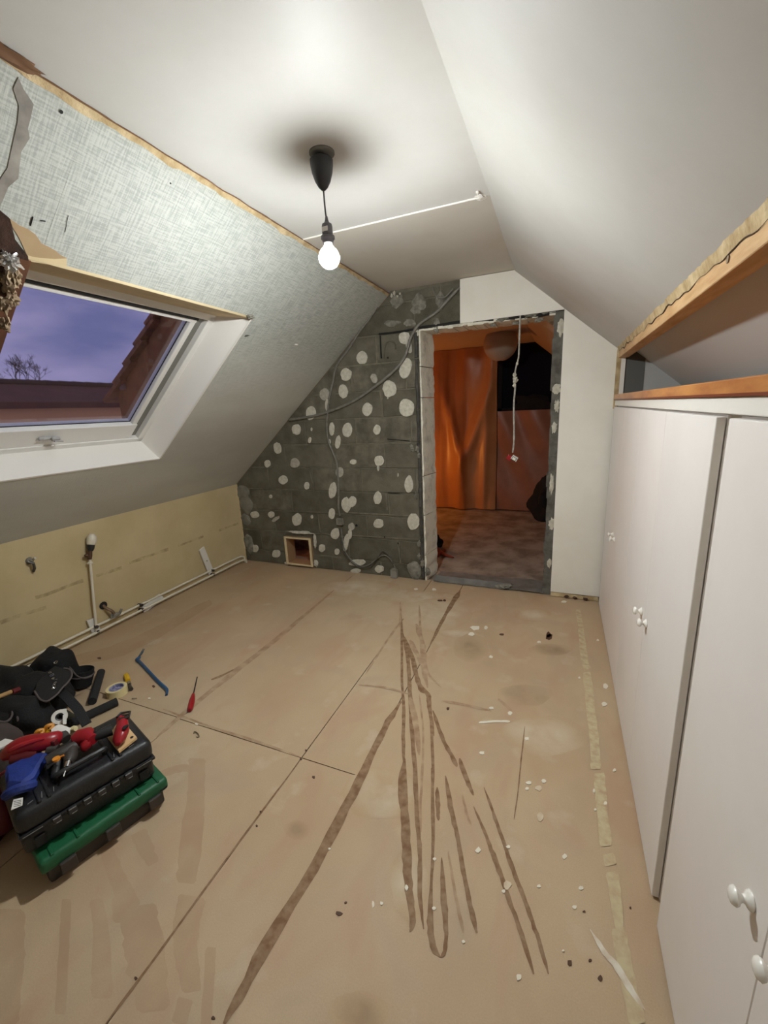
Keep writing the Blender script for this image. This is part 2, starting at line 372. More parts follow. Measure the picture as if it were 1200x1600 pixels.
# linen wallpaper with ragged edges round the torn places (subdivided sheet, faces removed)
b = B()
for (a0, y0, a1, y1) in minus([(0, YB, SLen-.012, D-.004)], (WS0-.002, WY0, WS1, WY1+.002)): slab(b, a0, y0, a1, y1, 0, .002)
obj('wallpaper', b, m_linen, slo, local=True)
def patch(pix, off, m, name, t=.003):
    pts = [sl(*q) for q in pix]; b = B(); prism(b, [p-n1*off for p in pts], -n1, t); return obj(name, b, m, slo)
patch([(28,120),(36,138),(52,162),(47,185),(43,200),(46,215),(33,236),(30,258),(28,278),(12,292),(5,310),(-4,328),(-4,285),(11,262),(19,225),(27,190),(29,165),(20,138)], .002, mat('torn_grey_backing', S(158,152,144), .9, S(124,118,112), 9), 'torn_strip')
patch([(15,341),(30,352),(44,358),(55,366),(62,376),(64,380),(75,385),(86,391),(94,398),(104,403),(85,404),(60,402),(42,399),(30,372),(18,352)], .002, m_kraft, 'kraft_patch')
patch([(42,399),(60,402),(85,404),(104,403),(104,418),(70,412),(46,408)], .0015, m_cream, 'bare_wood_patch')
for (a, c_, wd) in [((51,338),(47,352),1.6), ((106,336),(101,362),.8), ((63,344),(70,345),2.2)]:
    b = B(); p = [sl(*a)-n1*.002, sl(*c_)-n1*.002]; tube(b, p, .002*wd/2, 6); obj('tear_crease', b, m_dark, slo)
for (u, v, r) in [(133,176,4), (95,174,5), (266,286,3)]:
    b = B(); lathe(b, [(0,-.001),(.002,-.001),(.002*r/2,.001)], sl(u,v)-n1*.001, aim(-n1), 8); obj('nail_hole', b, m_dark, slo)
b = B(); blob(b, sl(462,538)-n1*.003, (.012,.014,.006), amp=.5, seed=5, sub=2); obj('plaster_chip', b, m_white, slo, smooth=True)
b = B(); blob(b, sl(384,524)-n1*.003, (.025,.006,.004), amp=.5, seed=6, sub=2); obj('torn_flake', b, mat('grey_flake', S(90,88,82), .9), slo)
# wallpaper seams: shallow overlaps running up the slope
for y in (2.16, 1.53, .98):
    b = B(); slab(b, 1.0 if y > WY1 else WS1, y-.003, SLen-.02, y+.003, -.0006, .001); obj('paper_seam', b, m_linen, slo, local=True)
# ragged cut between ceiling and left slope
def ragged(bm, f0, f1, y0, y1, n, jit, seed, out):
    """two jagged edges f0(y), f1(y) joined to a strip with thickness 'out'"""
    A = []; Bv = []; A2 = []; B2 = []
    for i in range(n+1):
        y = y0+(y1-y0)*i/n; j0 = noise.noise(Vector((y*9, seed, 0)))*jit+noise.noise(Vector((y*40, seed, 3)))*jit*.5; j1 = noise.noise(Vector((y*11, seed+7, 0)))*jit+noise.noise(Vector((y*45, seed, 9)))*jit*.5
        A.append(bm.verts.new(f0(y, j0))); Bv.append(bm.verts.new(f1(y, j1))); A2.append(bm.verts.new(f0(y, j0)+out)); B2.append(bm.verts.new(f1(y, j1)+out))
    for i in range(n):
        for P, Q in ((A,Bv),(A2,A),(Bv,B2),(B2,A2)): bm.faces.new((P[i],P[i+1],Q[i+1],Q[i]))
    bm.faces.new((A[0],Bv[0],B2[0],A2[0])); bm.faces.new((A[-1],Bv[-1],B2[-1],A2[-1]))
    return bm
b = B(); ragged(b, lambda y,j: Vector((X1+.004+j*.4, y, ZC-.003)), lambda y,j: on1(SLen-.019+j, y, -.004), YB, D-.02, 220, .012, 1, Vector((-.01,0,.012)))
struct('trim_1', b, m_rag)
b = B(); tube(b, [Vector((X1+.006+.006*noise.noise(Vector((y*12,5,0))), y, ZC-.004)) for y in [YB+(D-YB-.03)*i/160 for i in range(161)]], [.002+.0022*abs(noise.noise(Vector((i*.4,1,2)))) for i in range(161)], 5)
obj('crack', b, mat('crack_brown', S(110,78,50), .9), bpy.data.objects['trim_1'])
b = B(); blob(b, hit(10,82,(0,0,1),ZC-.004), (.02,.07,.012), amp=.6, seed=4); obj('bare_timber', b, mat('brown_chip', S(112,80,54), .8), bpy.data.objects['trim_1'], smooth=True)
# --- knee wall, left
b = B(); lohi(b, (XL-.02, YB, -.02), (XL, D, ZK+.01)); kn = struct('wall_left', b, m_knee)
def kw(u, v, x=XL): return hit(u, v, (1,0,0), x)
b = B(); lohi(b, (XL, D-.006, 0), (XL+.012, D+.002, ZK)); obj('board_edge', b, m_cream, kn)
for seg in [[(0,973),(30,962),(72,949)],[(55,934),(75,928),(110,914),(130,907)],[(150,900),(190,887)],[(202,880),(240,866),(263,858)],[(278,853),(300,845),(318,838)],[(342,829),(360,822),(372,818)]]:
    b = B(); P_ = [kw(*q) for q in seg]; P_ = smoothpath(P_, 4)
    for i, p in enumerate(P_[:-1]):
        q = P_[i+1]; h0 = .012+.006*noise.noise(p*9); h1 = .012+.006*noise.noise(q*9)
        vs4 = [b.verts.new(Vector((XL+.0015, a.y, a.z+s))) for a, s in ((p,-h0),(q,-h1),(q,h1),(p,h0))]; b.faces.new(vs4)
    bmesh.ops.remove_doubles(b, verts=b.verts[:], dist=.0005); obj('damp_stain', b, m_kneestain, kn)
# --- walls nobody sees but the light does: behind the camera, behind the wardrobe
b = B(); lohi(b, (XL-.1, YB-.1, -.02), (1.2, YB, 2.35)); struct('wall_front', b, m_slope)
b = B(); lohi(b, (1.12, YB, -.02), (1.2, D, 1.3)); struct('wall_right', b, m_slope)

# --- gable wall of concrete blocks
DX0, DX1, DZ1 = -1.0, -.07, 1.985      # doorway
VX0, VX1, VZ0, VZ1 = -2.385, -2.10, .02, .30   # low opening
holes = [(DX0, -.1, DX1, DZ1), (VX0, VZ0, VX1, VZ1)]
rects = [(XL-.05, -.02, .95, ZC+.1)]
for h_ in holes: rects = minus(rects, h_)
b = B()
for r in rects:
    p = gclip(r, .02)
    if len(p) > 2: prism(b, [(x, D+.006, z) for x, z in p], (0,-1,0), .09 if r[2] < DX0+.01 else .18)
wb = struct('wall_back', b, m_mortar)
PER = .487; zc = [-.076+.206*i for i in range(13)]
phase = {0:-1.9, 1:-2.69, 2:-2.5, 3:-2.28, 4:-2.52, 5:-2.30, 6:-2.55, 7:-2.30, 8:-2.58, 9:-2.33, 10:-2.5, 11:-2.3}
bi = 0
for k in range(12):
    z0 = max(zc[k]+.006, .002); z1 = zc[k+1]-.006
    x = phase[k]-PER*4
    while x < .9:
        x0, x1 = x+.006, x+PER-.006; x += PER
        rs = [(max(x0, XL+.004), z0, min(x1, .9), z1)]
        if rs[0][2]-rs[0][0] < .02: continue
        for h_ in holes: rs = minus(rs, (h_[0]-.0, h_[1], h_[2]+.0, h_[3]))
        for r in rs:
            if r[0] > -.02 and r[1] < 1.4: continue      # boarded over
            p = gclip(r, -.004)
            if len(p) < 3: continue
            xs = [q[0] for q in p]; zs = [q[1] for q in p]
            if max(xs)-min(xs) < .03 or max(zs)-min(zs) < .02: continue
            dy = random.uniform(-.004, .004)
            b = B(); prism(b, [(q[0], D+dy, q[1]) for q in p], (0,-1,0), .02, inset=.004)
            obj('block', b, m_block[random.randrange(4)], wb); bi += 1
# thick mortar smears that stand proud of some joints
for (u0, v0, u1_, v1, hh) in [(372,796,515,801,.006),(372,826,528,836,.006),(540,801,660,807,.008),(540,836,655,843,.007),(398,763,425,764,.005),(553,729,640,730,.004),(418,735,420,757,.009),(484,736,489,757,.007),(428,815,432,828,.007),(497,803,501,832,.006),(603,771,605,797,.006),(622,852,626,880,.007),(594,612,598,648,.008),(549,580,553,600,.006),(588,540,592,562,.008),(519,870,522,890,.006)]:
    P_ = [gy(u0+(u1_-u0)*i/8, v0+(v1-v0)*i/8, D-.002) for i in range(9)]
    b = B(); tube(b, P_, [hh*(.7+.6*abs(noise.noise(p*14))) for p in P_], 6, sy=1); 
    for v_ in b.verts: v_.co.y = D-.002+(v_.co.y-D+.002)*.5
    obj('mortar_smear', b, m_mortar, wb, smooth=True)
# plaster adhesive dabs
dabs = [(566,559,9,10,0),(541,585,8.5,10,0),(536,612,7.5,11,0),(584.5,591,5,8,20),(608.5,608,10.5,14,0),(635,637,12,14,0),(634,575,9,17,-14),(574,639.5,8,11,-12),(542.5,672,8,11,-8),(589,671.5,6,8,-10),(507,616,8,9,0),(511,633,3,10,0),(486,645.5,8,11,0),(463,671,7,9,0),(518.5,670,4,11,0),
 (433.6,700,6,9,8),(418,724.5,5,6,0),(460.7,724,7,8,0),(484,687.6,2.5,5,-10),(442.4,750,7,7,-20),(479.4,759,4,6,0),(423,776,2.5,3,0),(398,804,7,5.5,0),(424,804,5,5,0),(431,811,7,3,35),(464,812,7.5,10,-8),(487.5,807.5,2,3,0),(431.5,865,6.5,6.5,0),(503,856.6,5,6.5,0),(526.5,862,4,5,0),(524,834,7,9,-10),(530.6,738,6,8,0),(520,766,6,13,-8),(528,691,4,11,-8),(518.4,803,5,9,0),(398,857,6,6,0),
 (552,721.7,5.5,4,0),(592.6,720,8,8,0),(591,731,2,5,0),(639,757,7,14,0),(590,778,6.5,10,-5),(541,789,7,12,10),(550,784,7,9,-30),(646,815,10,13,0),(591.5,818,8,7.5,0),(549,823,5,6,0),(547,834,3,8,0),(541,847,4.5,14,-10),(558,879,13,5,4),(556,892,8,4,5),(593,889,7,6,0),(632,528,9,10,-20),(639,541,5,12,10),(652,520,3,5,0),(515,690,2,4,0),(487,671,1.5,3,0),(622,742,1,3,0),(606,622,1.2,1.5,0)]
for i, (u, v, rx, ry, rot_) in enumerate(dabs):
    c_ = gy(u, v, D-.004); ex = (gy(u+rx, v, D-.004)-c_); ez = (gy(u, v-ry, D-.004)-c_)
    a = math.radians(rot_); k = 16; b = B(); rng = random.Random(i)
    pts = []
    for j in range(k):
        t = 2*PI*j/k; rr = 1+.16*noise.noise(Vector((math.cos(t)*1.6, math.sin(t)*1.6, i*2.3)))+rng.uniform(-.035,.035)
        x_, z_ = math.cos(t)*rr, math.sin(t)*rr; x_, z_ = x_*math.cos(a)-z_*math.sin(a)*ry/rx, x_*math.sin(a)*rx/ry+z_*math.cos(a)
        pts.append(c_+ex*x_+ez*z_)
    prism(b, [p+Vector((0,-.006,0)) for p in pts], (0,-1,0), .008, inset=.003)
    obj('plaster_dab', b, m_dab if i % 7 != 3 else mat('plaster_grey', S(186,181,168), .9, S(160,154,140), 40, bump=.5), wb)
for i, (u, v, rx, ry) in enumerate([(390,850,8,14),(648,892,11,13),(380,770,9,10),(385,788,10,14),(620,470,10,11),(655,472,11,12),(650,484,8,7),(688,470,7,14),(612,505,13,5),(640,505,9,6),(682,508,5,12),(384,812,7,9)]):
    b = B(); c_ = gy(u, v, D-.002); sx = (gy(u+rx,v,D)-c_).length; sz = (gy(u,v-ry,D)-c_).length
    blob(b, c_, (sx,.012,sz), amp=.45, f=1.3, seed=i); obj('rough_patch', b, m_dabd if i not in (2,3,11) else mat('grey_render', S(138,134,122), .9, S(116,112,102), 12, bump=.4), wb, smooth=True)
for (u,v,s_) in [(612,462,1),(616,458,1.1),(621,463,.7),(625,459,.6)]:
    b = B(); blob(b, gy(u,v,D-.012), (.010*s_,.008,.013*s_), amp=.8, seed=u, sub=2, f=2.5); obj('white_crumb', b, m_dab, wb)
# dark chases
for path, r in [([(592,522),(620,519),(650,514)], .008), ([(594,524),(595,545),(596,560)], .007), ([(655,513),(690,508),(722,503),(800,497),(868,489)], .012), ([(605,686),(640,689)], .0035), ([(606,770),(625,771)], .003)]:
    b = B(); P_ = smoothpath([gy(*q, D-.004) for q in path], 5); tube(b, P_, [r*(.8+.4*abs(noise.noise(p*20))) for p in P_], 6); obj('dark_crack', b, m_dark, wb)
b = B(); tube(b, smoothpath([gy(*q, D-.006) for q in [(600,560),(602,540),(608,533),(616,536),(618,546)]], 4), .006, 6); obj('mortar_ring', b, m_block[0], wb)
for (u,v,r) in [(557,821,.012),(606,559,.008),(601,839,.007),(622,849,.006)]:
    b = B(); lathe(b, [(0,0),(r,0),(r*.9,.004)], gy(u,v,D-.006), aim((0,-1,0)), 9); obj('drill_hole', b, m_dark, wb)
# doorway: rough rendered reveal and lintel
def jz(v): return gy(655, v).z
zz = [0.0]+[gy(655, v, D+.1).z for v in (860, 800, 741, 622, 575)]+[DZ1]
for z0, z1 in zip(zz, zz[1:]):
    b = B(); n_ = 10; G = []
    for i in range(n_+1):
        row = []
        z = z0+.003+(z1-z0-.006)*i/n_
        for j in range(5):
            y = D-.006+.215*j/4; row.append(b.verts.new((DX0+.008+.036*j/4+.010*noise.noise(Vector((z*14, y*16, 1)))+.006*noise.noise(Vector((z*50,y*40,4))), y+(.008*noise.noise(Vector((z*30, 2, j))) if j in (0,4) else 0), z)))
        G.append(row)
    for i in range(n_):
        for j in range(4): b.faces.new((G[i][j], G[i+1][j], G[i+1][j+1], G[i][j+1]))
    e = [v_ for v_ in b.verts]; 
    geo = bmesh.ops.extrude_face_region(b, geom=b.faces[:]); 
    for v_ in [g_ for g_ in geo['geom'] if isinstance(g_, bmesh.types.BMVert)]: v_.co.x = DX0-.004
    obj('render_slab', b, m_render, wb, smooth=True)
# broken block ends / steel conduit chase next to the jamb
zs = [0.02]+[gy(650, v, D).z for v in (838, 792, 752, 690, 640, 560)]+[DZ1-.01]
for i, (z0, z1) in enumerate(zip(zs, zs[1:])):
    P_ = [Vector((DX0-.026+.012*noise.noise(Vector((z*9,i,0))), D-.004, z)) for z in [z0+.006+(z1-z0-.012)*t/8 for t in range(9)]]
    b = B(); tube(b, P_, [.015*(.8+.6*abs(noise.noise(p*25))) for p in P_], 7); obj('broken_edge', b, mat('chase_grey', S(84,80,74), .8, S(56,53,49), 18, bump=.6), wb, smooth=True)
for (u,v,s) in [(643,700,1),(652,702,.9),(655,712,.8),(650,775,.9),(655,850,1),(660,880,1.2),(668,893,1.3),(655,870,1)]:
    b = B(); blob(b, gy(u,v,D-.012), (.014*s,.014,.026*s), amp=.9, f=2.5, seed=u); obj('rubble_lump', b, m_dabd, wb, smooth=True)
b = B()                                                    # underside of the lintel with crumbling render
for i in range(26):
    x0 = DX0+(DX1-DX0)*i/26; x1 = DX0+(DX1-DX0)*(i+1)/26
    lohi(b, (x0, D-.008+random.uniform(-.006,.006), DZ1-.012+random.uniform(-.006,.004)), (x1+.001, D+.2+random.uniform(-.006,.006), DZ1+.006))
obj('lintel_render', b, m_render, wb)
for (u,v,s_) in [(782,499,1.1),(790,497,.9),(826,493,1.2),(836,491,1),(850,489,.9),(806,505,.8),(842,500,.9),(770,508,.7)]:
    b = B(); blob(b, gy(u,v,D-.006), (.030*s_,.012,.013*s_), amp=.6, f=1.8, seed=u); obj('lintel_rubble', b, m_dabd, wb, smooth=True)
b = B(); lohi(b, (DX0+.02, D-.014, DZ1+.006), (DX1+.05, D+.01, DZ1+.022)); obj('lintel_strip', b, m_dark, wb)  # dark strip above the doorway head
# right side of the doorway: strip of block with plaster remains
b = B()
for i in range(24):
    z0 = .0+(DZ1+.01)*i/24; lohi(b, (DX1-.004+random.uniform(-.008,.006), D-.01+random.uniform(-.005,.003), z0), (-.012, D+.19, z0+(DZ1+.01)/24+.001))
obj('block_strip', b, mat('strip_grey', S(112,109,101), .95, S(82,79,72), 16, bump=.5), wb)
for (u,v,rx,ry) in [(876,512,5,14),(869,608,7,8),(870,635,4,10),(866,668,4,9),(862,755,3,16),(862,818,5,10),(858,880,3,8)]:
    b = B(); c_ = gy(u,v,D-.012); blob(b, c_, ((gy(u+rx,v,D)-c_).length*.8,.008,(gy(u,v-ry,D)-c_).length*.9), amp=.6, seed=v, f=2.2); obj('plaster_remain', b, m_dab, wb, smooth=True)
# white plasterboard facings
PY = D-.022
def gboard(P2, name='plasterboard_panel'):
    b = B(); prism(b, [(x, PY, z) for x, z in P2], (0,-1,0), .0145); return obj(name, b, m_pl, wb)
zsl = lambda x: ZC+M2*(x-X2)-.003
gboard([(-.693, 1.99), (-.018, 1.99+.006), (-.018, zsl(-.018)), (X2+.015, ZC-.003), (X2-.005, ZC+.016), (-.693, ZC+.016)])
gboard([(-.016, .035), (XR+.004, .035), (XR+.004, zsl(XR+.004)), (-.016, zsl(-.016))])
b = B(); ragged(b, lambda y,j: Vector((y, D-.02, .03+j)), lambda y,j: Vector((y, D-.028, .004)), -.015, XR, 40, .008, 3, Vector((0,.02,0))); obj('sole_plate', b, m_rag, wb)
for (u,v) in [(885,932),(898,934),(915,936)]:
    b = B(); blob(b, gy(u,v,D-.04), (.014,.012,.009), amp=.9, seed=u, sub=2); obj('crumb', b, m_darkwood, wb)
# gable seen above the wardrobe
b = B(); prism(b, [(.355,D-.04,1.40),(.46,D-.04,1.40),(.46,D-.04,1.72),(.355,D-.04,1.78)], (0,-1,0), .02); obj('grey_panel', b, mat('dark_grey_board', S(96,96,92), .8), wb)
b = B(); prism(b, [(.46,D-.036,1.40),(1.1,D-.036,1.40),(1.1,D-.036,1.45),(.46,D-.036,1.72)], (0,-1,0), .02); obj('light_panel', b, mat('pale_grey_board', S(178,178,176), .8), wb)
# --- low opening: timber lined box through the wall
t = .012
b = B()
for (a, c_) in [((VX0,D-.03,VZ0),(VX0+t,D+.1,VZ1)), ((VX1-t,D-.03,VZ0),(VX1,D+.1,VZ1)), ((VX0+t,D-.03,VZ0),(VX1-t,D+.1,VZ0+t)), ((VX0+t,D-.03,VZ1-t),(VX1-t,D+.1,VZ1))]: lohi(b, a, c_)
obj('opening_lining', b, mat('lining_ply', S(150,122,90), .8), wb)
b = B(); y0 = D-.034; f_ = .016
for (x0,z0,x1,z1) in [(VX0-.006,VZ0,VX0+f_,VZ1),(VX1-f_,VZ0,VX1+.006,VZ1),(VX0+f_,VZ0,VX1-f_,VZ0+f_),(VX0+f_,VZ1-f_,VX1-f_,VZ1)]: lohi(b, (x0,y0-.006,z0), (x1,y0+.006,z1), .002, 1)
obj('opening_frame', b, m_cream, wb)
for (u,v,rx,rz) in [(470,832,.13,.012),(492,845,.012,.06),(494,880,.02,.03),(448,880,.02,.016),(468,889,.12,.008)]:
    b = B(); blob(b, gy(u,v,D-.01)+Vector((.0,0,0)), (rx,.014,rz), amp=.8, seed=u, f=3); obj('foam_filler', b, m_dab, wb, smooth=True)

# --- roof window
wi = thing('window_1', None, None, on1(WS0, WY1, 0), RS, kind='structure')
def W(s0,y0,n0,s1_,y1,n1_,bm=None,bev=0):      # slope coordinates -> world box
    bm = bm or B(); a = on1((s0+s1_)/2, (y0+y1)/2, (n0+n1_)/2); return box(bm, a, (abs(s1_-s0),abs(y1-y0),abs(n1_-n0)), RS, bev=bev, seg=1)
DP = .155                                       # depth of the reveal
fs0 = tosl(sl(222,688,.2))[0]; fs1 = tosl(sl(325,492,.2))[0]; fy1 = 1.962; fy0 = .90
# reveal lining: bottom, right side, top (the left side is torn out)
lin = mat('reveal_white', S(236,232,226), .4)
b = B(); prism(b, [on1(WS0,WY0,-.004), on1(WS0,WY1,-.004), on1(fs0,fy1,DP), on1(fs0,WY0,DP)], u1, .012); obj('bottom_lining', b, lin, wi)
b = B(); prism(b, [on1(WS0,WY1,-.004), on1(WS1,WY1,-.004), on1(fs1,fy1,DP), on1(fs0,fy1,DP)], (0,-1,0), .012); obj('side_lining', b, lin, wi)
b = B(); prism(b, [on1(WS1,WY0,-.004), on1(WS1,WY1,-.004), on1(fs1,fy1,DP), on1(fs1,WY0,DP)], -u1, .012); obj('top_lining', b, m_cream, wi)
b = B(); W(WS0-.006, WY1-.002, -.006, WS1, WY1+.004, 0, b); obj('corner_bead', b, m_white, wi)
b = B(); blob(b, sl(388,493)-n1*.01, (.02,.02,.01), amp=.9, seed=8); obj('torn_corner', b, m_dabd, wi, smooth=True)
# fixed frame
wf = mat('window_white', S(226,224,220), .35); wg = mat('window_grey', S(120,118,112), .5)
b = B(); W(fs0, fy1-.035, DP-.01, fs1, fy1+.01, DP+.05, b, .002); W(fs0-.01, fy0, DP-.01, fs0+.03, fy1, DP+.05, b, .002); W(fs1-.03, fy0, DP-.01, fs1+.01, fy1, DP+.05, b, .002); obj('window_frame', b, wf, wi)
# sash, set back a little
gs0 = tosl(sl(205,661,.225))[0]; gs1 = tosl(sl(298,502,.225))[0]; gyr = tosl(sl(205,661,.225))[1]
b = B()
W(fs0+.025, gyr, DP+.006, fs1-.06, gyr+.035, DP+.06, b, .003); W(fs0+.022, fy0, DP-.002, gs0, gyr+.035, DP+.06, b, .003); W(gs1, fy0, DP+.004, gs1+.024, gyr+.035, DP+.06, b, .003)
sash = obj('sash', b, wf, wi)
b = B(); W(gs1+.024, fy0, DP-.003, gs1+.038, gyr+.03, DP+.02, b); obj('vent_slot', b, m_dark, wi)
b = B(); W(fs0+.03, gyr+.035, DP+.02, fs1-.03, fy1-.034, DP+.05, b); obj('frame_gasket', b, wg, wi)
gm = bpy.data.materials.new('window_glass'); gm.use_nodes = True; q = gm.node_tree.nodes['Principled BSDF']
q.inputs['Base Color'].default_value = (.95,.96,.97,1); q.inputs['Roughness'].default_value = .02; q.inputs['Transmission Weight'].default_value = 1; q.inputs['IOR'].default_value = 1.45
b = B(); W(gs0-.01, fy0, DP+.03, gs1+.01, gyr+.01, DP+.036, b); obj('pane', b, gm, wi)
b = B(); W(gs0-.002, fy0, DP+.026, gs0+.004, gyr, DP+.03, b); W(gs0, gyr-.004, DP+.026, gs1, gyr+.002, DP+.03, b); obj('glazing_seal', b, m_black, wi)
# handle: plate and lever at the bottom rail
hp = sl(75, 684, .19); hs, hy, _ = tosl(hp)
b = B(); W(hs-.012, hy-.045, DP-.022, hs+.006, hy+.05, DP-.006, b, .004); W(hs-.004, hy+.004, DP-.04, hs+.02, hy+.045, DP-.02, b, .005); tube(b, [on1(hs+.008,hy+.01,DP-.045), on1(hs+.008,hy+.05,DP-.048), on1(hs-.01,hy+.055,DP-.03)], .005, 8)
obj('window_handle', b, mat('handle_grey', S(170,168,165), .35), wi, smooth=True)
# stripped rafter on the left of the window
rf = thing('trim_2', None, None, (0,0,0), kind='structure')
ry = tosl(sl(22,480,.03))[1]
b = B(); W(WS0-.1, .76, 0.0, WS1+.03, .93, .15, b); 
bmesh.ops.subdivide_edges(b, edges=b.edges[:], cuts=14, use_grid_fill=True)
for v_ in b.verts: v_.co += Vector((noise.noise(v_.co*18), noise.noise(v_.co*16+Vector((5,0,0))), noise.noise(v_.co*18+Vector((0,9,0)))))*.012
obj('rafter', b, m_darkwood, rf, smooth=True)
b = B(); W(WS0-.1, .915, -.006, WS1-.005, .955, .05, b); obj('batten', b, mat('reddish_batten', S(104,66,42), .7, S(80,48,32), 8, stretch=(1,6,1)), rf)
for i, (u,v) in enumerate([(2,470),(4,500),(10,445),(16,462),(20,428),(8,432)]):
    b = B(); blob(b, sl(u,v)-n1*.012, (.018,.014,.024), amp=.9, seed=i+20, f=2.5); obj('mineral_wool', b, mat('beige_wool', S(178,158,130), .95, S(110,90,70), 30, bump=.6), rf, smooth=True)
b = B(); blob(b, sl(8,400)-n1*.02, (.022,.022,.022), amp=1.2, seed=31, f=3, sub=4); obj('foil_scrap', b, mat('foil', S(210,208,206), .3, metal=.8), rf, smooth=True)
b = B(); prism(b, [sl(*q)-n1*.006 for q in [(-30,300),(2,330),(14,340),(22,372),(42,398),(44,412),(28,420),(-40,420)]], -n1, .02); obj('dark_cavity', b, mat('cavity_brown', S(40,26,20), .95, S(66,42,30), 14, bump=.8), rf)

# --- torn edge and batten over the wardrobe
tr = thing('trim_3', None, None, (XR, 0, ZR), kind='structure')
b = B(); ragged(b, lambda y,j: Vector((XR-.006+j*.3, y, ZR+.006)), lambda y,j: Vector((XR+.004, y, ZR-.024+j)), YB, D-.03, 260, .014, 11, Vector((.02,0,.004))); obj('torn_plaster_edge', b, m_rag, tr)
b = B(); lohi(b, (XR+.004, YB, ZR-.062), (XR+.06, D-.03, ZR+.0), .002, 1); obj('batten', b, m_timber, tr)
b = B(); P_ = [Vector((XR+.002, y, ZR-.024+.016*noise.noise(Vector((y*11,18,0))))) for y in [YB+(D-.05-YB)*i/200 for i in range(201)]]; tube(b, P_, [.0005+.004*max(0,noise.noise(p*7)+.1) for p in P_], 5); obj('crack', b, mat('crack_dark', S(70,48,30), .9), tr)
b = B(); lathe(b, [(0,0),(.008,0),(.008,.002)], wx(1138,405,XR+.003), aim((-1,0,0)), 10); obj('knot', b, mat('knot_grey', S(140,120,96), .8), tr)
b = B(); lohi(b, (XR-.004, D-.05, 1.36), (XR+.02, D-.022, ZR-.01)); obj('corner_post', b, m_rag, tr)
b = B(); lohi(b, (XR+.02, D-.05, 1.41), (XR+.045, D-.03, ZR-.05)); obj('corner_strip', b, m_white, tr)
b = B(); lohi(b, (XR+.004, YB, 1.379), (XR+.026, D-.03, 1.414), .002, 1); struct('trim_4', b, m_white)
tp = thing('trim_5', None, None, (XR, 0, 1.415), kind='structure')
b = B(); lohi(b, (XR-.002, YB, 1.4145), (XR+.30, D-.055, 1.448), .003, 1); obj('plank', b, m_varn, tp)
b = B(); lohi(b, (XR-.004, YB, 1.414), (XR-.001, D-.055, 1.420)); obj('plank_edge', b, mat('dark_varnish', S(112,52,28), .4), tp)

# ================================================================== WARDROBE (three double-door units)
def cupboard(y0, y1, label, dx=0):
    t_ = thing('wardrobe_cupboard', label, 'cupboard', (XR+dx, (y0+y1)/2, 0), group='double-door cupboards along the right wall')
    b = B(); x0 = XR+.02+dx
    for a, c_ in [((x0,y0,.0),(x0+.40,y0+.018,1.376)), ((x0,y1-.018,.0),(x0+.40,y1,1.376)), ((x0,y0+.018,.0),(x0+.40,y1-.018,.03)), ((x0,y0+.018,1.358),(x0+.40,y1-.018,1.376)), ((x0+.39,y0+.018,.03),(x0+.40,y1-.018,1.358))]: lohi(b, a, c_)
    obj('carcass', b, m_ward, t_)
    ym = (y0+y1)/2
    for (a, c_, ky) in [(y0+.0015, ym-.0008, ym-.045), (ym+.0008, y1-.0015, ym+.05)]:
        b = B(); lohi(b, (XR+dx, a, .008), (XR+.018+dx, c_, 1.372), .0015, 1); dr = obj('door', b, m_ward, t_)
        b = B(); lathe(b, [(0,0),(.0135,0),(.015,.002),(.0125,.006),(.007,.009),(.0058,.012),(.0075,.015),(.0125,.018),(.0145,.022),(.012,.027),(.0065,.0295),(0,.030)], (XR+dx, ky, .655), aim((-1,0,0)), 20)
        obj('knob', b, mat('knob_white', S(240,236,228), .25), dr, smooth=True)
    return t_
cupboard(2.095, 3.12, 'white double-door cupboard next to the plasterboard strip at the gable')
cupboard(1.125, 2.093, 'white double-door cupboard in the middle, before the grey upright gap')
cupboard(.16, 1.05, 'nearest white double-door cupboard, its door standing beyond the grey gap')
b = B(); lohi(b, (XR+.026, 1.05, 0), (XR+.044, 1.125, 1.376)); struct('trim_6', b, mat('stile_shaded', S(204,198,186), .7))  # greyer than the doors: shade of the recess is put into the colour
b = B(); lohi(b, (XR+.02, YB, 0), (XR+.04, .158, 1.376)); struct('trim_7', b, m_ward)

# ================================================================== PENDANT LAMP
lx, ly = -.774, 1.441
lp = thing('pendant_lamp', 'bare lit bulb on a short black cord from a black ceiling cup', 'lamp', (lx, ly, ZC))
b = B(); lathe(b, [(0,ZC),(.042,ZC),(.042,ZC-.004),(.038,ZC-.007),(0,ZC-.007)], (lx,ly,0), seg=32); obj('ceiling_plate', b, mat('plate_grey', S(120,118,112), .6), lp, smooth=True)
b = B(); lathe(b, [(.034,-.018),(.0385,-.022),(.038,-.035),(.034,-.058),(.026,-.082),(.016,-.099),(.007,-.108),(.004,-.109),(.003,-.105),(.02,-.085),(.034,-.022)], (lx-.004,ly,ZC), seg=32, closed=False); obj('ceiling_cup', b, m_black, lp, smooth=True)
b = B(); box(b, (lx+.006,ly,ZC-.016), (.02,.014,.016), bev=.003); obj('terminal', b, m_plast, lp)
b = B(); tube(b, smoothpath([(lx-.004,ly,ZC-.004),(lx-.006,ly,ZC-.06),(lx-.004,ly,ZC-.11),(lx-.003,ly,ZC-.16),(lx,ly,ZC-.203)], 4), .0028, 8); obj('cord', b, m_black, lp, smooth=True)
b = B(); lathe(b, [(.004,-.186),(.006,-.198),(.009,-.205),(.0165,-.21),(.0185,-.218),(.0185,-.243),(.024,-.247),(.024,-.255),(.0195,-.26),(.018,-.268),(0,-.268)], (lx,ly,ZC), seg=28); sk = obj('socket', b, mat('socket_grey', S(84,80,84), .4), lp, smooth=True)
b = B(); lohi(b, (lx-.01, ly-.0195, ZC-.236), (lx+.012, ly-.0175, ZC-.222)); obj('socket_label', b, m_plast, sk)
BC = ZC-.312
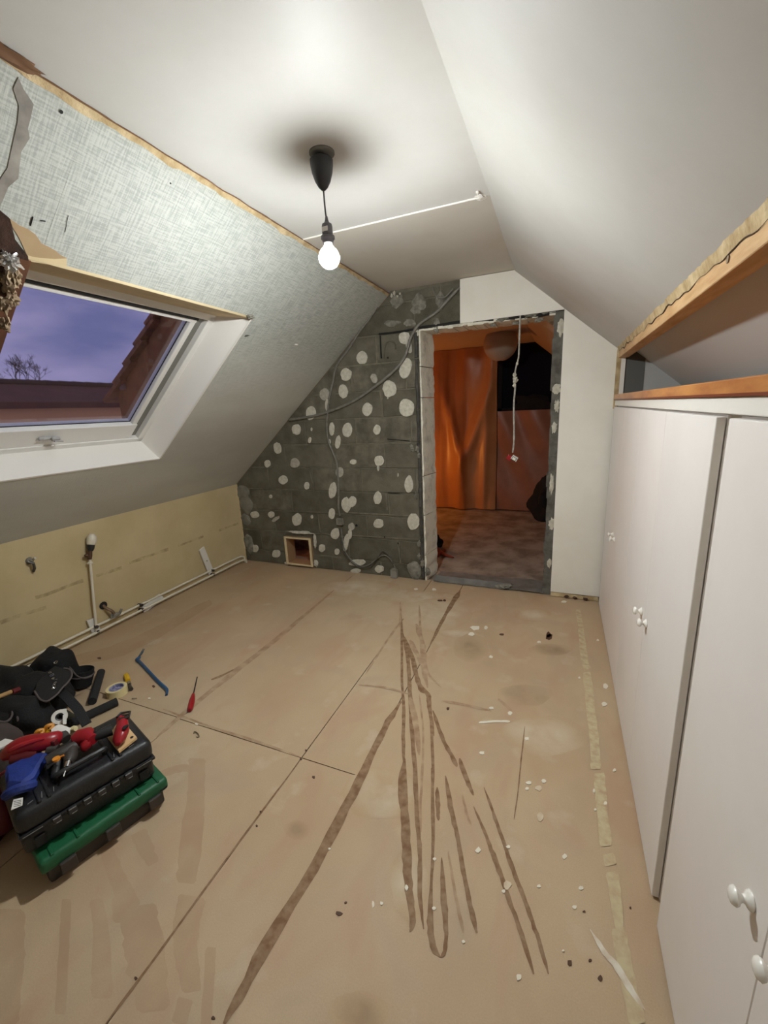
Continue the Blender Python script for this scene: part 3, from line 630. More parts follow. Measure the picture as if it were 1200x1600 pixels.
BR_ = .036
cup_ = [math.radians(x) for x in (55,40,25,12,4)]
b = B(); lathe(b, [(.013,.045),(.0145,.038)]+[(BR_*1.01*math.cos(a), BR_*1.01*math.sin(a)) for a in cup_]+[(BR_*.93*math.cos(cup_[-1]), BR_*math.sin(cup_[-1])-.001)], (lx,ly,BC), seg=28); obj('added_bulb_shield', b, mat('lamp_white', (.9,.9,.88,1), .5, emit=5), lp, smooth=True)  # added collar that keeps light off the ceiling, with a weak glow of its own
b = B(); pr = [(BR_*math.cos(a), BR_*math.sin(a)) for a in [math.radians(x) for x in (4,0,-10,-20,-30,-45,-60,-75)]]+[(0,-BR_)]
lathe(b, pr, (lx,ly,BC), seg=28); obj('bulb', b, mat('bulb_glow', (.95,1,.995,1), .3, emit=BULB_STRENGTH), lp, smooth=True)

# ================================================================== CONDUITS AND CABLES ON THE GABLE
def run(pix, r, name, label, cat, m=m_conduit, y=D-.018, par=None, n=5):
    b = B(); tube(b, smoothpath([gy(*q, y) for q in pix], n), r, 10); return obj(name, b, m, par, smooth=True, label=label, cat=cat)
run([(718,449),(706,462),(695,474),(684,486),(670,496),(657,505),(648,516),(641,530),(637,545),(630,562),(617,578),(595,597),(572,614),(550,628),(520,641),(490,650),(452,656)], .0115, 'electrical_conduit', 'thick grey conduit sweeping down across the block wall from above the doorway', 'conduit')
run([(676,448),(680,460),(688,465),(697,463),(708,451)], .006, 'electrical_cable', 'short looped grey cable hanging from the ceiling over the doorway corner', 'cable')
run([(590,479),(578,497),(562,518),(545,545),(530,565),(524,577),(520,597),(514,625),(511,655),(511,676),(514,692),(520,707),(526,722),(528,745),(529,770),(529,792),(531,806)], .0085, 'electrical_conduit', 'thin grey conduit running from the slope edge straight down to a wall box', 'conduit')
for s_ in (0,):
    cb = thing('junction_box', 'small grey box clamped on the conduit halfway down the block wall', 'box', gy(531,815,D-.012))
    b = B(); box(b, gy(531,815,D-.02), (.06,.03,.06), bev=.004); obj('body', b, mat('box_grey', S(140,137,128), .6), cb); b = B(); box(b, gy(531,815,D-.036), (.05,.004,.05), bev=.002); obj('lid', b, m_conduit, cb)
run([(533,826),(535,842),(538,858),(546,872),(557,882),(568,885),(579,881),(589,873),(598,868),(606,870),(613,878),(617,887)], .0055, 'electrical_cable', 'grey cable curving low over the blocks to the socket outlet at the floor', 'cable', y=D-.02)
run([(530,826),(532,842),(536,860),(545,874),(556,884),(568,887),(579,884),(590,871),(597,861),(604,864),(611,872),(615,881)], .004, 'electrical_cable', 'thinner dark cable paired with the low curved one, bulging above it', 'cable', m=mat('cable_dark', S(80,77,70), .6), y=D-.03)
cb = thing('cable_box', 'small grey box ending the curved cable at the floor', 'box', gy(616,896,D-.02))
b = B(); box(b, gy(616,896,D-.024), (.06,.04,.075), bev=.006); obj('body', b, mat('box_grey', S(140,137,128), .6), cb); b = B(); box(b, gy(616,890,D-.046), (.04,.006,.03), bev=.002); obj('lid', b, m_conduit, cb)
# cable hanging in the doorway
hc = thing('hanging_cable', 'grey cable hanging from the doorway head with a white and red connector', 'cable', gy(813,494,D-.01))
ps = [(813,492),(812,515),(811,545),(810,560),(806,575),(804,590),(805,605),(803,630),(803,660),(803,690),(801,707)]
P_ = smoothpath([gy(*q, D-.012) for q in ps], 4); b = B(); tube(b, P_, [.0062*(.85+.4*abs(noise.noise(p*30))) for p in P_], 8); obj('cord', b, mat('cable_grey', S(150,146,138), .6, S(190,186,176), 60), hc, smooth=True)
for i, (u,v,s_) in enumerate([(804,586,1.1),(805,594,1.5),(804,602,1.0),(808,568,.7)]):
    b = B(); blob(b, gy(u,v,D-.014), (.010*s_,.009*s_,.014*s_), amp=.7, seed=i+50, f=2.5); obj('plaster_lump', b, m_dab, hc, smooth=True)
rr = Matrix.Rotation(math.radians(32), 3, 'Y')
b = B(); box(b, gy(796,715,D-.012), (.036,.02,.034), rr, bev=.003); obj('red_connector', b, m_red, hc)
b = B(); box(b, gy(804,716,D-.02), (.044,.022,.032), rr, bev=.003); wc = obj('white_connector', b, m_plast, hc)
b = B(); box(b, gy(803,717,D-.033), (.024,.004,.018), rr, bev=.001); obj('connector_face', b, mat('face_pale', S(236,230,214), .5), wc)
b = B()
for dx, dz in [(-.014,0),(.014,0),(0,.011),(0,-.011)]: box(b, gy(803,717,D-.032)+rr @ Vector((dx,0,dz)), (.003 if dx else .03,.003,.003 if dz else .024), rr)
obj('connector_frame', b, mat('frame_dark', S(70,62,58), .6), wc)

# ================================================================== KNEE WALL FITTINGS
for i, (dz, dx, lab) in enumerate([(.074, .026, 'upper white heating pipe along the foot of the beige wall'), (.036, .042, 'lower white heating pipe along the foot of the beige wall')]):
    b = B(); P_ = [(XL+dx, YB+.02, dz), (XL+dx, 1.5, dz), (XL+dx, 3.04, dz+.002), (XL+dx+.006, 3.09, dz), (XL+dx+.018, 3.115, dz-.012), (XL+dx+.02, 3.12, .004)]
    tube(b, P_, .0085, 12); obj('heating_pipe', b, m_pipe, smooth=True, label=lab, cat='pipe', group='heating pipes')
bz = gy(150,985,1.66)
rv = thing('radiator_valve', 'white riser pipe with white thermostat head standing up from the heating pipes', 'valve', (XL+.035, 1.655, .02))
def kp(u, v, dx=.035): return hit(u, v, (1,0,0), XL+dx)
b = B(); tube(b, [kp(151,986), kp(146,935), kp(141,880), kp(140,866)], .0085, 10); obj('riser', b, m_pipe, rv, smooth=True)
b = B(); tube(b, [kp(137,880), kp(140,880), kp(144,879)], .009, 8); obj('pipe_clip', b, m_pipe, rv, smooth=True)
b = B(); tube(b, [kp(140,874), kp(140,868), kp(140.5,860)], [.012,.016,.013], 10); blob(b, kp(135,868,.045), (.014,.012,.012), amp=.3, sub=2); obj('valve_body', b, mat('brass_dark', S(96,72,56), .4, metal=.5), rv, smooth=True)
b = B(); tube(b, [kp(141,861), kp(141.5,857), kp(142,851)], [.016,.022,.024], 12); obj('collar', b, m_black, rv, smooth=True)
b = B(); tube(b, [kp(142,851), kp(143,846), kp(143.5,839), kp(143.5,834)], [.025,.030,.028,.015], 16); obj('thermostat_head', b, m_pipe, rv, smooth=True)
def plate(pix, label, t=.012):
    o = thing('pipe_bracket', label, 'bracket', kp(*pix[0], .02), group='white brackets behind the heating pipes')
    b = B(); prism(b, [kp(*q, .024) for q in pix], (1,0,0), t); obj('plate', b, m_plast, o)
    c_ = sum((kp(*q, .024) for q in pix), Vector())/len(pix); b = B(); lathe(b, [(0,.003),(.005,.002),(.005,0)], c_, aim((1,0,0)), 8); obj('screw', b, m_steel, o, smooth=True)
    b = B(); q = kp(*BR[label], .03); 
    for z_ in (.036, .074): tube(b, [(XL+.01, q.y, z_), (XL+.05, q.y, z_+.001)], .0115, 8)
    obj('clip', b, mat('clip_dark', S(60,52,46), .6), o)
BR = {'white wedge-shaped bracket leaning upright by the block wall end':(332,895), 'white wedge-shaped bracket lying along the pipes in the middle':(222,958), 'small white bracket at the foot of the riser pipe':(152,992)}
plate([(312,860),(319,854),(334,892),(327,898)], 'white wedge-shaped bracket leaning upright by the block wall end')
plate([(220,950),(250,928),(257,935),(243,945),(226,958)], 'white wedge-shaped bracket lying along the pipes in the middle')
plate([(136,970),(147,966),(157,982),(152,989),(144,989)], 'small white bracket at the foot of the riser pipe')
# hook on the wall and broken pipe stub
hk = thing('wall_hook', 'small metal radiator hook fixed high on the beige wall', 'hook', kw(48,878))
b = B(); lathe(b, [(0,0),(.022,0),(.02,.008),(.01,.012),(0,.012)], kw(46,876), aim((1,0,0)), 12); obj('plate', b, m_dabd, hk, smooth=True)
b = B(); tube(b, [kw(44,880), kp(46,878,.03), kp(52,880,.035), kp(54,888,.03), kp(52,893,.015)], .008, 8); obj('hook', b, m_dksteel, hk, smooth=True)
b = B(); tube(b, [kw(49,874), kp(55,872,.03)], .007, 8); obj('peg', b, m_dab, hk, smooth=True)
st = thing('pipe_stub', 'bent copper-coloured pipe stub poking from the beige wall beside the riser', 'pipe', kw(164,945))
b = B(); lathe(b, [(0,0),(.026,0),(.028,.004),(.022,.006)], kw(161,946), aim((1,0,0)), 12); obj('wall_hole', b, m_dark, st)
b = B(); tube(b, smoothpath([kw(161,946), kp(167,951,.03), kp(175,955,.05), kp(181,962,.05), kp(186,958,.045)], 4), [.01]*17, 8); obj('pipe', b, mat('dull_copper', S(128,104,82), .5, metal=.4), st, smooth=True)
b = B(); blob(b, kp(180,961,.05), (.016,.03,.018), amp=.5, seed=3, sub=2); tube(b, [kp(185,962,.05), kp(190,951,.05)], .009, 7); obj('fitting', b, m_dabd, st, smooth=True)

# ================================================================== FLOOR MARKS (residue lying on the boards)
ZC_ = 0
def stroke(pix, wpx, m, name, z=.0012, jit=.25, par=fo, n=5, ends=.3):
    global ZC_; ZC_ += .00002; z = .0002+ZC_*.3 if z < .0007 else (.0010+ZC_*.8 if z < .0018 else z+ZC_*.3)
    P3 = smoothpath([(u,v,w_) for (u,v),w_ in zip(pix, wpx if isinstance(wpx,(list,tuple)) else [wpx]*len(pix))], n)
    Lr = []; Rr = []
    k = len(P3)
    for i, p in enumerate(P3):
        a = P3[max(i-1,0)]; c_ = P3[min(i+1,k-1)]; d = Vector((c_.x-a.x, c_.y-a.y)).normalized(); nn = Vector((-d.y, d.x))
        e = min(1, ends+min(i, k-1-i)/k*6)
        wl = p.z*.5*e*(1+jit*noise.noise(Vector((p.x*.11, p.y*.11, 1)))*2); wr = p.z*.5*e*(1+jit*noise.noise(Vector((p.x*.13, p.y*.13, 7)))*2)
        Lr.append(fl(p.x+nn.x*wl, p.y+nn.y*wl, z)); Rr.append(fl(p.x-nn.x*wr, p.y-nn.y*wr, z))
    b = B(); A = [b.verts.new(p) for p in Lr]; Q = [b.verts.new(p) for p in Rr]
    for i in range(k-1): b.faces.new((A[i],A[i+1],Q[i+1],Q[i]))
    return obj(name, b, m, par)
ST = [  # (pixels down the middle, width)
 ([(350,1600),(420,1472),(505,1330),(560,1222),(600,1140),(627,1096)], [20,18,16,13,10,7], 0),
 ([(672,1008),(690,972),(705,945),(719,923)], [4,5,6,7], 0),
 ([(245,1152),(290,1112),(360,1055),(430,1000),(522,922)], [5,6,7,6,4], 1),
 ([(165,1600),(240,1500),(330,1375),(400,1280),(470,1187)], [5,4,3,3,2], 0),
 ([(330,1062),(348,1055),(365,1046)], [3,3,2], 0),
 ([(255,1108),(330,1136),(400,1158),(470,1183)], [4,3,4,3], 1),
 ([(632,1185),(629,1230),(634,1290),(636,1350),(640,1400),(645,1440),(640,1456)], [10,15,14,14,12,10,8], 0),
 ([(627,960),(628,1010),(628,1060),(631,1110),(630,1150),(631,1195)], [4,4,4,5,6,6], 0),
 ([(628,985),(636,1020),(640,1070),(643,1130),(648,1200),(652,1280),(656,1330),(656,1400),(662,1452)], [5,6,6,7,7,7,7,7,6], 0),
 ([(632,995),(645,1030),(655,1070),(668,1085),(672,1110),(678,1150)], [6,7,8,8,7,5], 0),
 ([(640,1000),(660,1040),(668,1075)], [8,7,5], 1),
 ([(655,1085),(661,1140),(660,1200),(657,1260),(658,1300)], [3,3,4,4,4], 1),
 ([(676,1110),(690,1150),(705,1180),(714,1198)], [5,6,7,8], 0),
 ([(672,1090),(676,1180),(676,1260),(677,1340)], [4,5,5,4], 0),
 ([(683,1230),(684,1258),(685,1282)], [5,7,5], 0),
 ([(674,1200),(677,1300),(674,1380),(672,1440),(676,1478),(688,1496)], [4,5,5,9,10,6], 0),
 ([(690,1340),(693,1400),(697,1450),(695,1485),(688,1496)], [5,9,8,6,6], 0),
 ([(696,1212),(704,1260),(714,1305),(724,1360),(735,1415),(745,1458)], [6,8,7,7,8,9], 0),
 ([(700,1330),(712,1400),(724,1458)], [3,5,6], 1), ([(640,1090),(650,1130),(655,1180)], [8,9,6], 1),
 ([(718,1185),(730,1220),(740,1243)], [7,7,4], 0), ([(722,1240),(730,1275),(737,1290)], [3,4,3], 1),
 ([(740,1260),(753,1290),(765,1320),(780,1360),(797,1410),(815,1460),(834,1522)], [4,5,6,8,7,7,8], 0),
 ([(756,1230),(770,1268),(788,1320),(806,1370),(825,1420),(842,1470),(857,1522)], [3,5,6,7,7,7,7], 0),
 ([(625,940),(626,960),(624,980)], [2,3,4], 1), ([(650,975),(662,1010),(668,1050),(690,1075)], [8,6,4,2], 1), ([(655,945),(658,1000),(662,1060)], [3,5,6], 1),
 ([(820,1135),(814,1190),(809,1240),(803,1281)], [2,2,2,2], 0),
 ([(625,972),(600,1008),(570,1055)], [3,3,2], 1), ([(690,1095),(730,1102),(768,1111)], [3,4,3], 1), ([(560,1070),(600,1074),(640,1085)], [2,3,3], 1),
 ([(778,1092),(790,1102),(800,1112)], [5,4,3], 1),
]
for pix, w_, f_ in ST: stroke(pix, w_, m_streakf if f_ else m_streak, 'glue_streak', z=.0008+.00002*len(pix))
for seg, w_ in [([(903,952),(908,985),(913,1030),(918,1046)], [8,9,11,12]), ([(917,1050),(922,1100),(928,1150),(931,1202)], [13,14,15,16]), ([(936,1208),(941,1260),(947,1322)], [17,18,19]), ([(950,1334),(954,1352)], [20,18]), ([(956,1362),(962,1400),(968,1450)], [20,18,14]), ([(966,1450),(975,1500),(985,1550),(998,1600)], [22,22,24,26])]:
    stroke(seg, w_, m_yel, 'glue_band', z=.0018, ends=.85, jit=.12)
m_scar = over('white_scrape', S(222,214,198), .8, 30, .3, 1)
stroke([(922,1452),(945,1488),(965,1512),(988,1550),(1008,1578)], [4,8,10,9,4], m_scar, 'white_scrape', z=.0024)
stroke([(748,1129),(772,1127),(797,1127)], [4,3,4], m_spot, 'white_scrape', z=.002)
m_wash = over('brown_wash', S(168,138,110), .75, 4, .1, .65)
for pix, w_ in [([(308,1185),(306,1240),(300,1300),(290,1380)], [26,28,34,30]), ([(300,1400),(290,1470),(300,1550)], [44,40,30]), ([(104,1405),(100,1480),(94,1585)], [16,16,18]), ([(165,1325),(185,1375),(205,1420)], [22,28,34]),
                ([(150,1405),(158,1460),(160,1560)], [20,26,34]), ([(215,1415),(225,1480),(240,1580)], [60,64,50]), ([(290,1560),(280,1600)], [24,24]), ([(10,1420),(8,1500),(6,1600)], [56,58,44]), ([(250,1210),(285,1200),(305,1205)], [10,12,10]), ([(190,1400),(196,1440)], [30,40]), ([(330,1480),(322,1600)], [16,18]), ([(215,1300),(240,1350)], [30,20]),
                ([(100,1035),(200,1010),(330,940)], [14,20,10])]:
    stroke(pix, w_, m_wash, 'brown_wash', z=.0006, ends=.8, jit=.12, n=9)
rng = random.Random(3)
spots = [(743,981,8,4),(737,991,5,3),(759,981,3,3),(767,1026,3,2),(768,1106,4,3),(797,1114,4,3),(823,1154,4,3),(753,1176,5,3),(826,1223,5,3),(842,1231,6,5),(850,1220,4,3),(824,1232,3,3),(844,1276,6,7),(747,1328,5,5),(794,1323,4,3),(882,1338,4,4),(793,1382,6,8),(787,1392,3,3),(679,1342,3,3),(678,1419,3,3),(811,1526,5,6),(898,1417,4,3),(946,1072,5,4),(944,1100,5,4),(946,1255,3,3),(928,1235,2,4),(908,1387,4,4),(596,1411,3,3),(583,1413,2,6),(724,1471,3,3),(678,921,4,2),(650,920,3,2),(307,1131,3,2),(233,1091,3,2),(881,940,5,2),(960,1203,3,3),(842,1003,3,2),(934,1000,2,2),(515,1326,2,2),(635,1387,3,5),(905,1059,2,2),(880,1485,2,2),(930,1265,2,2),(842,1384,3,3)]
for i, (u,v,rx,ry) in enumerate(spots):
    b = B(); pts = [fl(u+math.cos(t)*rx*.9*(1+rng.uniform(-.3,.3)), v+math.sin(t)*ry*.9*(1+rng.uniform(-.3,.3)), .003) for t in [2*PI*j/9 for j in range(9)]]
    prism(b, pts, (0,0,1), .0025); obj('paint_spot', b, m_spot if rx < 6 or i == 0 else m_spotf, fo)
for (u,v,rx,ry) in [(858,995,8,5),(857,992,5,6),(530,1427,6,5),(540,1410,3,2),(890,1504,5,5),(922,1500,3,3),(938,1528,5,5),(333,1590,4,3),(490,1214,3,3),(470,1186,3,2),(478,1172,2,2),(407,1268,2,2),(401,1290,2,2),(688,938,5,2),(695,938,3,2),(240,1072,3,2),(212,1528,3,3),(155,1028,4,2),(784,991,4,2),(700,1107,3,3),(913,1424,3,2),(985,1418,2,2)]:
    b = B(); pts = [fl(u+math.cos(t)*rx*.8*(1+rng.uniform(-.3,.3)), v+math.sin(t)*ry*.8*(1+rng.uniform(-.3,.3)), .0026) for t in [2*PI*j/8 for j in range(8)]]
    prism(b, pts, (0,0,1), .0022); obj('brown_spot', b, m_brspot, fo)
m_soft = [over('grey_stain', S(150,128,100), .85, 9, .3, 1, fade=.8), over('pale_stain', S(210,196,172), .9, 8, .1, 1, fade=.7)]
ks = 0
for (u,v,rx,ry,k) in [(735,1012,28,22,0),(820,1086,42,18,0),(850,1150,70,30,1),(680,960,55,26,1),(660,935,60,12,1),(465,1297,20,16,0),(720,990,35,7,1),(830,960,30,10,1),(560,1580,50,30,0),(640,1380,30,60,1),(600,1240,70,40,1),(860,1015,35,9,0),(560,920,70,14,1)]:
    b = B(); pts = [fl(u+math.cos(t)*rx*(1+.25*noise.noise(Vector((math.cos(t)*1.5,math.sin(t)*1.5,u)))), v+math.sin(t)*ry*(1+.25*noise.noise(Vector((math.cos(t)*1.5,math.sin(t)*1.5,v)))), .0004+.00002*u/60) for t in [2*PI*j/24 for j in range(24)]]
    vs_ = [b.verts.new(p) for p in pts]; b.faces.new(vs_); obj('stain', b, m_soft[k], fo)

# ================================================================== NEXT ROOM
m_next = mat('next_room_paint', S(206,184,160), .85)
zN = 2.16
b = B(); lohi(b, (-3.2, D+.2, zN), (1.2, 6.0, zN+.05)); nr = struct('ceiling_next_room', b, m_next)
b = B(); prism(b, [(-.35,D+.2,zN), (-.35,5.98,zN), (1.1,5.98,.95), (1.1,D+.2,.95)], (-.6,0,-.7), .03); obj('slope_board', b, m_next, nr)
b = B(); lohi(b, (-3.25, D+.19, -.02), (-3.2, 6.0, 2.2)); struct('wall_next_room_left', b, m_next)
b = B(); lohi(b, (1.1, D+.19, -.02), (1.15, 6.0, 1.1)); struct('wall_next_room_right', b, m_next)
b = B(); lohi(b, (-3.2, 5.93, -.02), (1.15, 5.99, 2.2)); wfar = struct('wall_next_room_back', b, mat('far_wall', S(150,110,80), .9))
TX0, TX1 = -2.3, -.79
def sheet(name, x0, x1, z0, z1, fn, nx, nz, m, **kw_):
    b = B(); G = [[b.verts.new(fn(x0+(x1-x0)*i/nx, z0+(z1-z0)*j/nz)) for j in range(nz+1)] for i in range(nx+1)]
    for i in range(nx):
        for j in range(nz): b.faces.new((G[i][j],G[i+1][j],G[i+1][j+1],G[i][j+1]))
    r = bmesh.ops.extrude_face_region(b, geom=b.faces[:]); 
    for v_ in [g_ for g_ in r['geom'] if isinstance(g_, bmesh.types.BMVert)]: v_.co.y += .003
    return obj(name, b, m, smooth=True, **kw_)
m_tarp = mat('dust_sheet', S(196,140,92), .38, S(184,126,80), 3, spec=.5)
def f1(x, z):
    # hangs in loose upright folds and is gathered to a V at mid height
    y = 5.80+.016*math.sin(x*17+1.2*math.sin(z*2.1)+.8)+.010*noise.noise(Vector((x*14, z*1.2, 3)))+.03*noise.noise(Vector((x*4, z*.8, 1)))
    cx = -1.25; vz = .60; up = max(0, min(1, (z-vz+.12)*2.2)); top_ = 1 if z < 1.45 else max(0, 1-(z-1.45)*2.2)
    d1 = (x-cx)-(z-vz)*.36; d2 = (x-cx)+(z-vz)*.24
    y -= .085*math.exp(-(d1/.085)**2)*up*top_+.05*math.exp(-(d2/.075)**2)*up*top_
    y -= .06*math.exp(-((x-cx)/.10)**2)*(1-up)
    y += .05*math.exp(-((d1+d2)/2/.12)**2)*up*top_*min(1,(z-vz)*1.6 if z > vz else 0)
    y -= .03*math.exp(-((x+.93-.05*(z-.8))/.05)**2)
    return Vector((x, y, z))
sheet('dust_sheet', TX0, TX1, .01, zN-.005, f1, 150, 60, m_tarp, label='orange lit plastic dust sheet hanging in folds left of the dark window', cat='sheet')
def f2(x, z):
    y = 5.82+.03*noise.noise(Vector((x*3+z*1.6, (z-x*1.3)*1.0, 2)))+.02*math.sin((x*1.1+z*.55)*13)*(.4+z*.4)
    return Vector((x, y, z))
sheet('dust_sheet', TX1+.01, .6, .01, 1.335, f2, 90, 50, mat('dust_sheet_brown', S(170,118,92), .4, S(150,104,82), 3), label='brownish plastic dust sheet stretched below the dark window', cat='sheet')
b = B(); lohi(b, (TX1, 5.9, 1.33), (.6, 5.925, zN)); wn = struct('window_2', b, mat('night_pane', S(20,20,34), .7, S(14,14,24), 2, spec=.1))
b = B()
for (x0,z0,x1,z1) in [(TX1,1.33,TX1+.05,zN),(TX1,1.33,.6,1.37)]: lohi(b, (x0,5.87,z0), (x1,5.9,z1))
obj('window_frame', b, m_dark, wn)
b = B(); blob(b, (-.35,5.86,1.36), (.24,.04,.16), amp=.8, seed=4, flat=1.336); obj('hill_silhouette', b, m_bag, smooth=True, label='black lump at the dark window sill standing in for hills outside', cat='bag')  # added lump in place of the dark hills beyond the pane
# paper globe lamp
gc = gy(782,537,4.95); gr = (gy(809,537,4.95)-gc).length
pl_ = thing('paper_lantern', 'round paper lantern under the ceiling of the next room', 'lamp', (gc.x, gc.y, gc.z-gr))
b = B(); lathe(b, [(gr*.16, gr*.985)]+[((gr*(1-.012*(i%2)))*math.cos(a), gr*math.sin(a)) for i, a in enumerate([math.radians(80-160*i/40) for i in range(41)])], gc, seg=36, closed=False); obj('shade', b, mat('paper', S(176,160,142), .9), pl_, smooth=True)
b = B(); tube(b, [gc+Vector((0,0,gr*.9)), (gc.x,gc.y,max(zN, gc.z+gr))], .004, 6); obj('cord', b, m_black, pl_)
# black bag slumped at the right, rags and stuff on the left
b = B(); c_ = fl(850,808); blob(b, (c_.x+.07,c_.y-.1,.24), (.2,.16,.26), amp=.6, seed=9, flat=0.0, f=1.8, sub=4); blob(b, (c_.x+.1,c_.y-.1,.46), (.12,.1,.12), amp=.6, seed=12, sub=3); obj('rubbish_bag', b, m_bag, smooth=True, label='black bag slumped on the floor at the right of the doorway view', cat='bag')
b = B(); c_ = fl(684,856); blob(b, (c_.x-.06,c_.y+.04,.06), (.08,.06,.09), amp=.9, seed=13, flat=-.002, sub=4); obj('black_rag', b, m_bag, smooth=True, label='black rag on the floor just inside the doorway', cat='rag')
b = B(); P_ = [fl(680,858,.01), fl(693,866,.02), fl(709,871,.012)]; tube(b, P_, [.03,.018,.006], 8); tube(b, [fl(683,868,.012), fl(695,860,.03)], [.02,.012], 8); obj('reddish_tool', b, mat('rust_red', S(140,58,36), .6), smooth=True, label='reddish tapered tool lying behind the left side of the doorway', cat='tool')
b = B(); c_ = gy(474,880,3.75); blob(b, (c_.x-.02, 3.75, .06), (.2,.16,.17), amp=.6, seed=21, flat=-.002, sub=4); obj('cloth_heap', b, mat('grey_cloth', S(150,140,132), .9, S(100,92,88), 6), smooth=True, label='greyish cloth heap seen through the small opening by the floor', cat='cloth')
# plastic strip crumpled over the threshold
def f3(i, j):
    x = -.93+.86*i/60; y = D-.015+.24*j/12
    return Vector((x, y, .006+.012*abs(noise.noise(Vector((x*9, y*14, 3))))+ (.03*math.exp(-((y-D-.05)/.03)**2) if x < -.30 else .006)))
b = B(); G = [[b.verts.new(f3(i,j)) for j in range(13)] for i in range(61)]
for i in range(60):
    for j in range(12): b.faces.new((G[i][j],G[i+1][j],G[i+1][j+1],G[i][j+1]))
r = bmesh.ops.extrude_face_region(b, geom=b.faces[:])
for v_ in [g_ for g_ in r['geom'] if isinstance(g_, bmesh.types.BMVert)]: v_.co.z -= .005
obj('plastic_sheet', b, mat('grey_plastic', S(128,126,120), .5, S(104,101,96), 10), smooth=True, label='grey dusty plastic sheet folded over the doorway threshold', cat='sheet')
b = B(); blob(b, fl(788,917,.02), (.05,.03,.022), amp=.9, seed=17, flat=.012); obj('rubble_piece', b, m_dabd, smooth=True, label='dusty lump of rubble on the threshold in front of the doorway', cat='rubble')

# ================================================================== OUTSIDE THE ROOF WINDOW
m_tile = mat('roof_tile', S(160,104,66), .85, S(122,80,54), 10, bump=.3)
nb = thing('neighbour_roof', 'tiled roof side rising right outside the window', 'roof', (-3.2, 2.9, 1.0))
Y0 = 2.9
def at(u, v): r = ray(u, v); return CAM+r*(Y0/r.y)
p0 = at(262,476); p1 = at(190,606); dv = (p1-p0); nst = 9
top = p0-dv*1.0; 
b = B(); prism(b, [top, p1+dv*.10, p1+dv*.10+Vector((0,0,-1.2)), Vector((top.x, Y0, 1.3))], (0,-1,0), .1); obj('gable_side', b, mat('neighbour_wall', S(172,116,68), .9, S(140,94,58), 5, bump=.2), nb)
L_ = dv.length*2.1; d_ = dv.normalized(); up_ = Vector((d_.z*-1,0,d_.x)); up_ = up_ if up_.z > 0 else -up_
rt = Matrix((( -d_.x,0,up_.x),(0,1,0),(-d_.z,0,up_.z)))
k = 0; s_ = 0
while s_ < L_:
    c_ = top+d_*(s_+.14)+up_*.02+Vector((0,.28,0)); b = B(); box(b, c_, (.34,.7,.035), rt @ Matrix.Rotation(math.radians(7), 3, 'Y')); obj('tile', b, m_tile, nb); s_ += .235
e_ = at(192,600); b = B(); lathe(b, [(.035,-.05),(.035,.03),(.055,.03),(.055,.045),(.03,.05),(0,.05)], e_, seg=12); obj('vent_cowl', b, mat('cowl', S(150,120,110), .7), nb, smooth=True)
fh = thing('house', 'low long house with a tiled roof across the yard behind the window', 'house', (-9, 4, 0))
def atx(u, v, x): r = ray(u, v); return CAM+r*(x/r.x)
ze = atx(60,626,-9).z; zr = atx(60,600,-10.2).z; ya = atx(0,626,-9).y; yb = atx(190,626,-9).y
b = B(); lohi(b, (-9.3, -6, -3), (-9, yb+2.0, ze)); obj('wall', b, mat('pink_render', S(216,160,108), .9), fh)
b = B(); prism(b, [(-8.85,ya-.02*9,ze-.03),(-8.85,yb+2.0,ze-.03),(-10.2,yb+2.0,zr),(-10.2,ya+.05,zr)], (.3,0,1), .12); obj('roof', b, mat('dark_roof', S(106,62,50), .9, S(90,54,46), 3, bump=.2), fh)
yy = ya
i = 0
while yy < yb+1.9:
    b = B(); lathe(b, [(.07,0),(.09,.0),(.08,.3),(.06,.3)], (-10.2, yy, zr), aim((0,1,0)), 8); obj('ridge_tile', b, mat('ridge', S(74,46,42), .9), fh); yy += .29; i += 1
b = B(); W(gs0-.45, fy0-.3, DP+.02, gs0-.01, fy1+.3, DP+.06, b); obj('lower_flashing', b, mat('lead_grey', S(96,92,96), .7), wi)
tr_ = thing('bare_tree', 'leafless tree beyond the low roof, against the dusk sky', 'tree', (-14, 4.2, -1))
def branch(bm, p, d, l, r, dep):
    q = p+d*l; tube(bm, [p, (p+q)/2+Vector((0,random.uniform(-.03,.03),random.uniform(-.03,.03)))*l, q], [r, r*.85, r*.7], 4 if dep < 4 else 6, caps=False)
    if dep == 0: return
    for _ in range(3 if dep > 1 else 4):
        nd = (d+Vector((random.uniform(-.5,.5), random.uniform(-.8,.8), random.uniform(-.25,.5)))).normalized(); branch(bm, q, nd, l*random.uniform(.62,.82), r*.62, dep-1)
tb = atx(42,600,-14); random.seed(11)
b = B(); tube(b, [(-14,tb.y,-3),(-14,tb.y,tb.z-.35)], [.12,.08], 6); obj('trunk', b, mat('bark', S(60,48,48), .9), tr_)
b = B()
for d0 in [(0,-.5,1),(0,.1,1),(0,.7,.9),(.2,-1.0,.7)]: branch(b, Vector((-14,tb.y,tb.z-.45)), Vector(d0).normalized(), .40, .018, 4)
obj('branches', b, mat('bark', S(60,48,48), .9), tr_)

# ================================================================== TOOLS
def case(name, label, p0, p1, z0, z1, wdt, lidz, mb, ml, cat='case'):
    """p0,p1: floor ends of the front long edge; returns thing and local frame"""
    p0 = Vector(p0); p1 = Vector(p1); d = (p1-p0); Ln = d.length; ang = math.atan2(d.y, d.x)
    rot = Matrix.Rotation(ang, 3, 'Z'); c_ = (p0+p1)/2+rot @ Vector((0, wdt/2, 0)); c_.z = z0
    t_ = thing(name, label, cat, c_, rot); return t_, Ln
def lb(parent, name, m, c_, s_, bev=.003, smooth=False, rot=None, seg=2):
    b = B(); box(b, c_, s_, rot, bev=bev, seg=seg); return obj(name, b, m, parent, local=True, smooth=smooth)
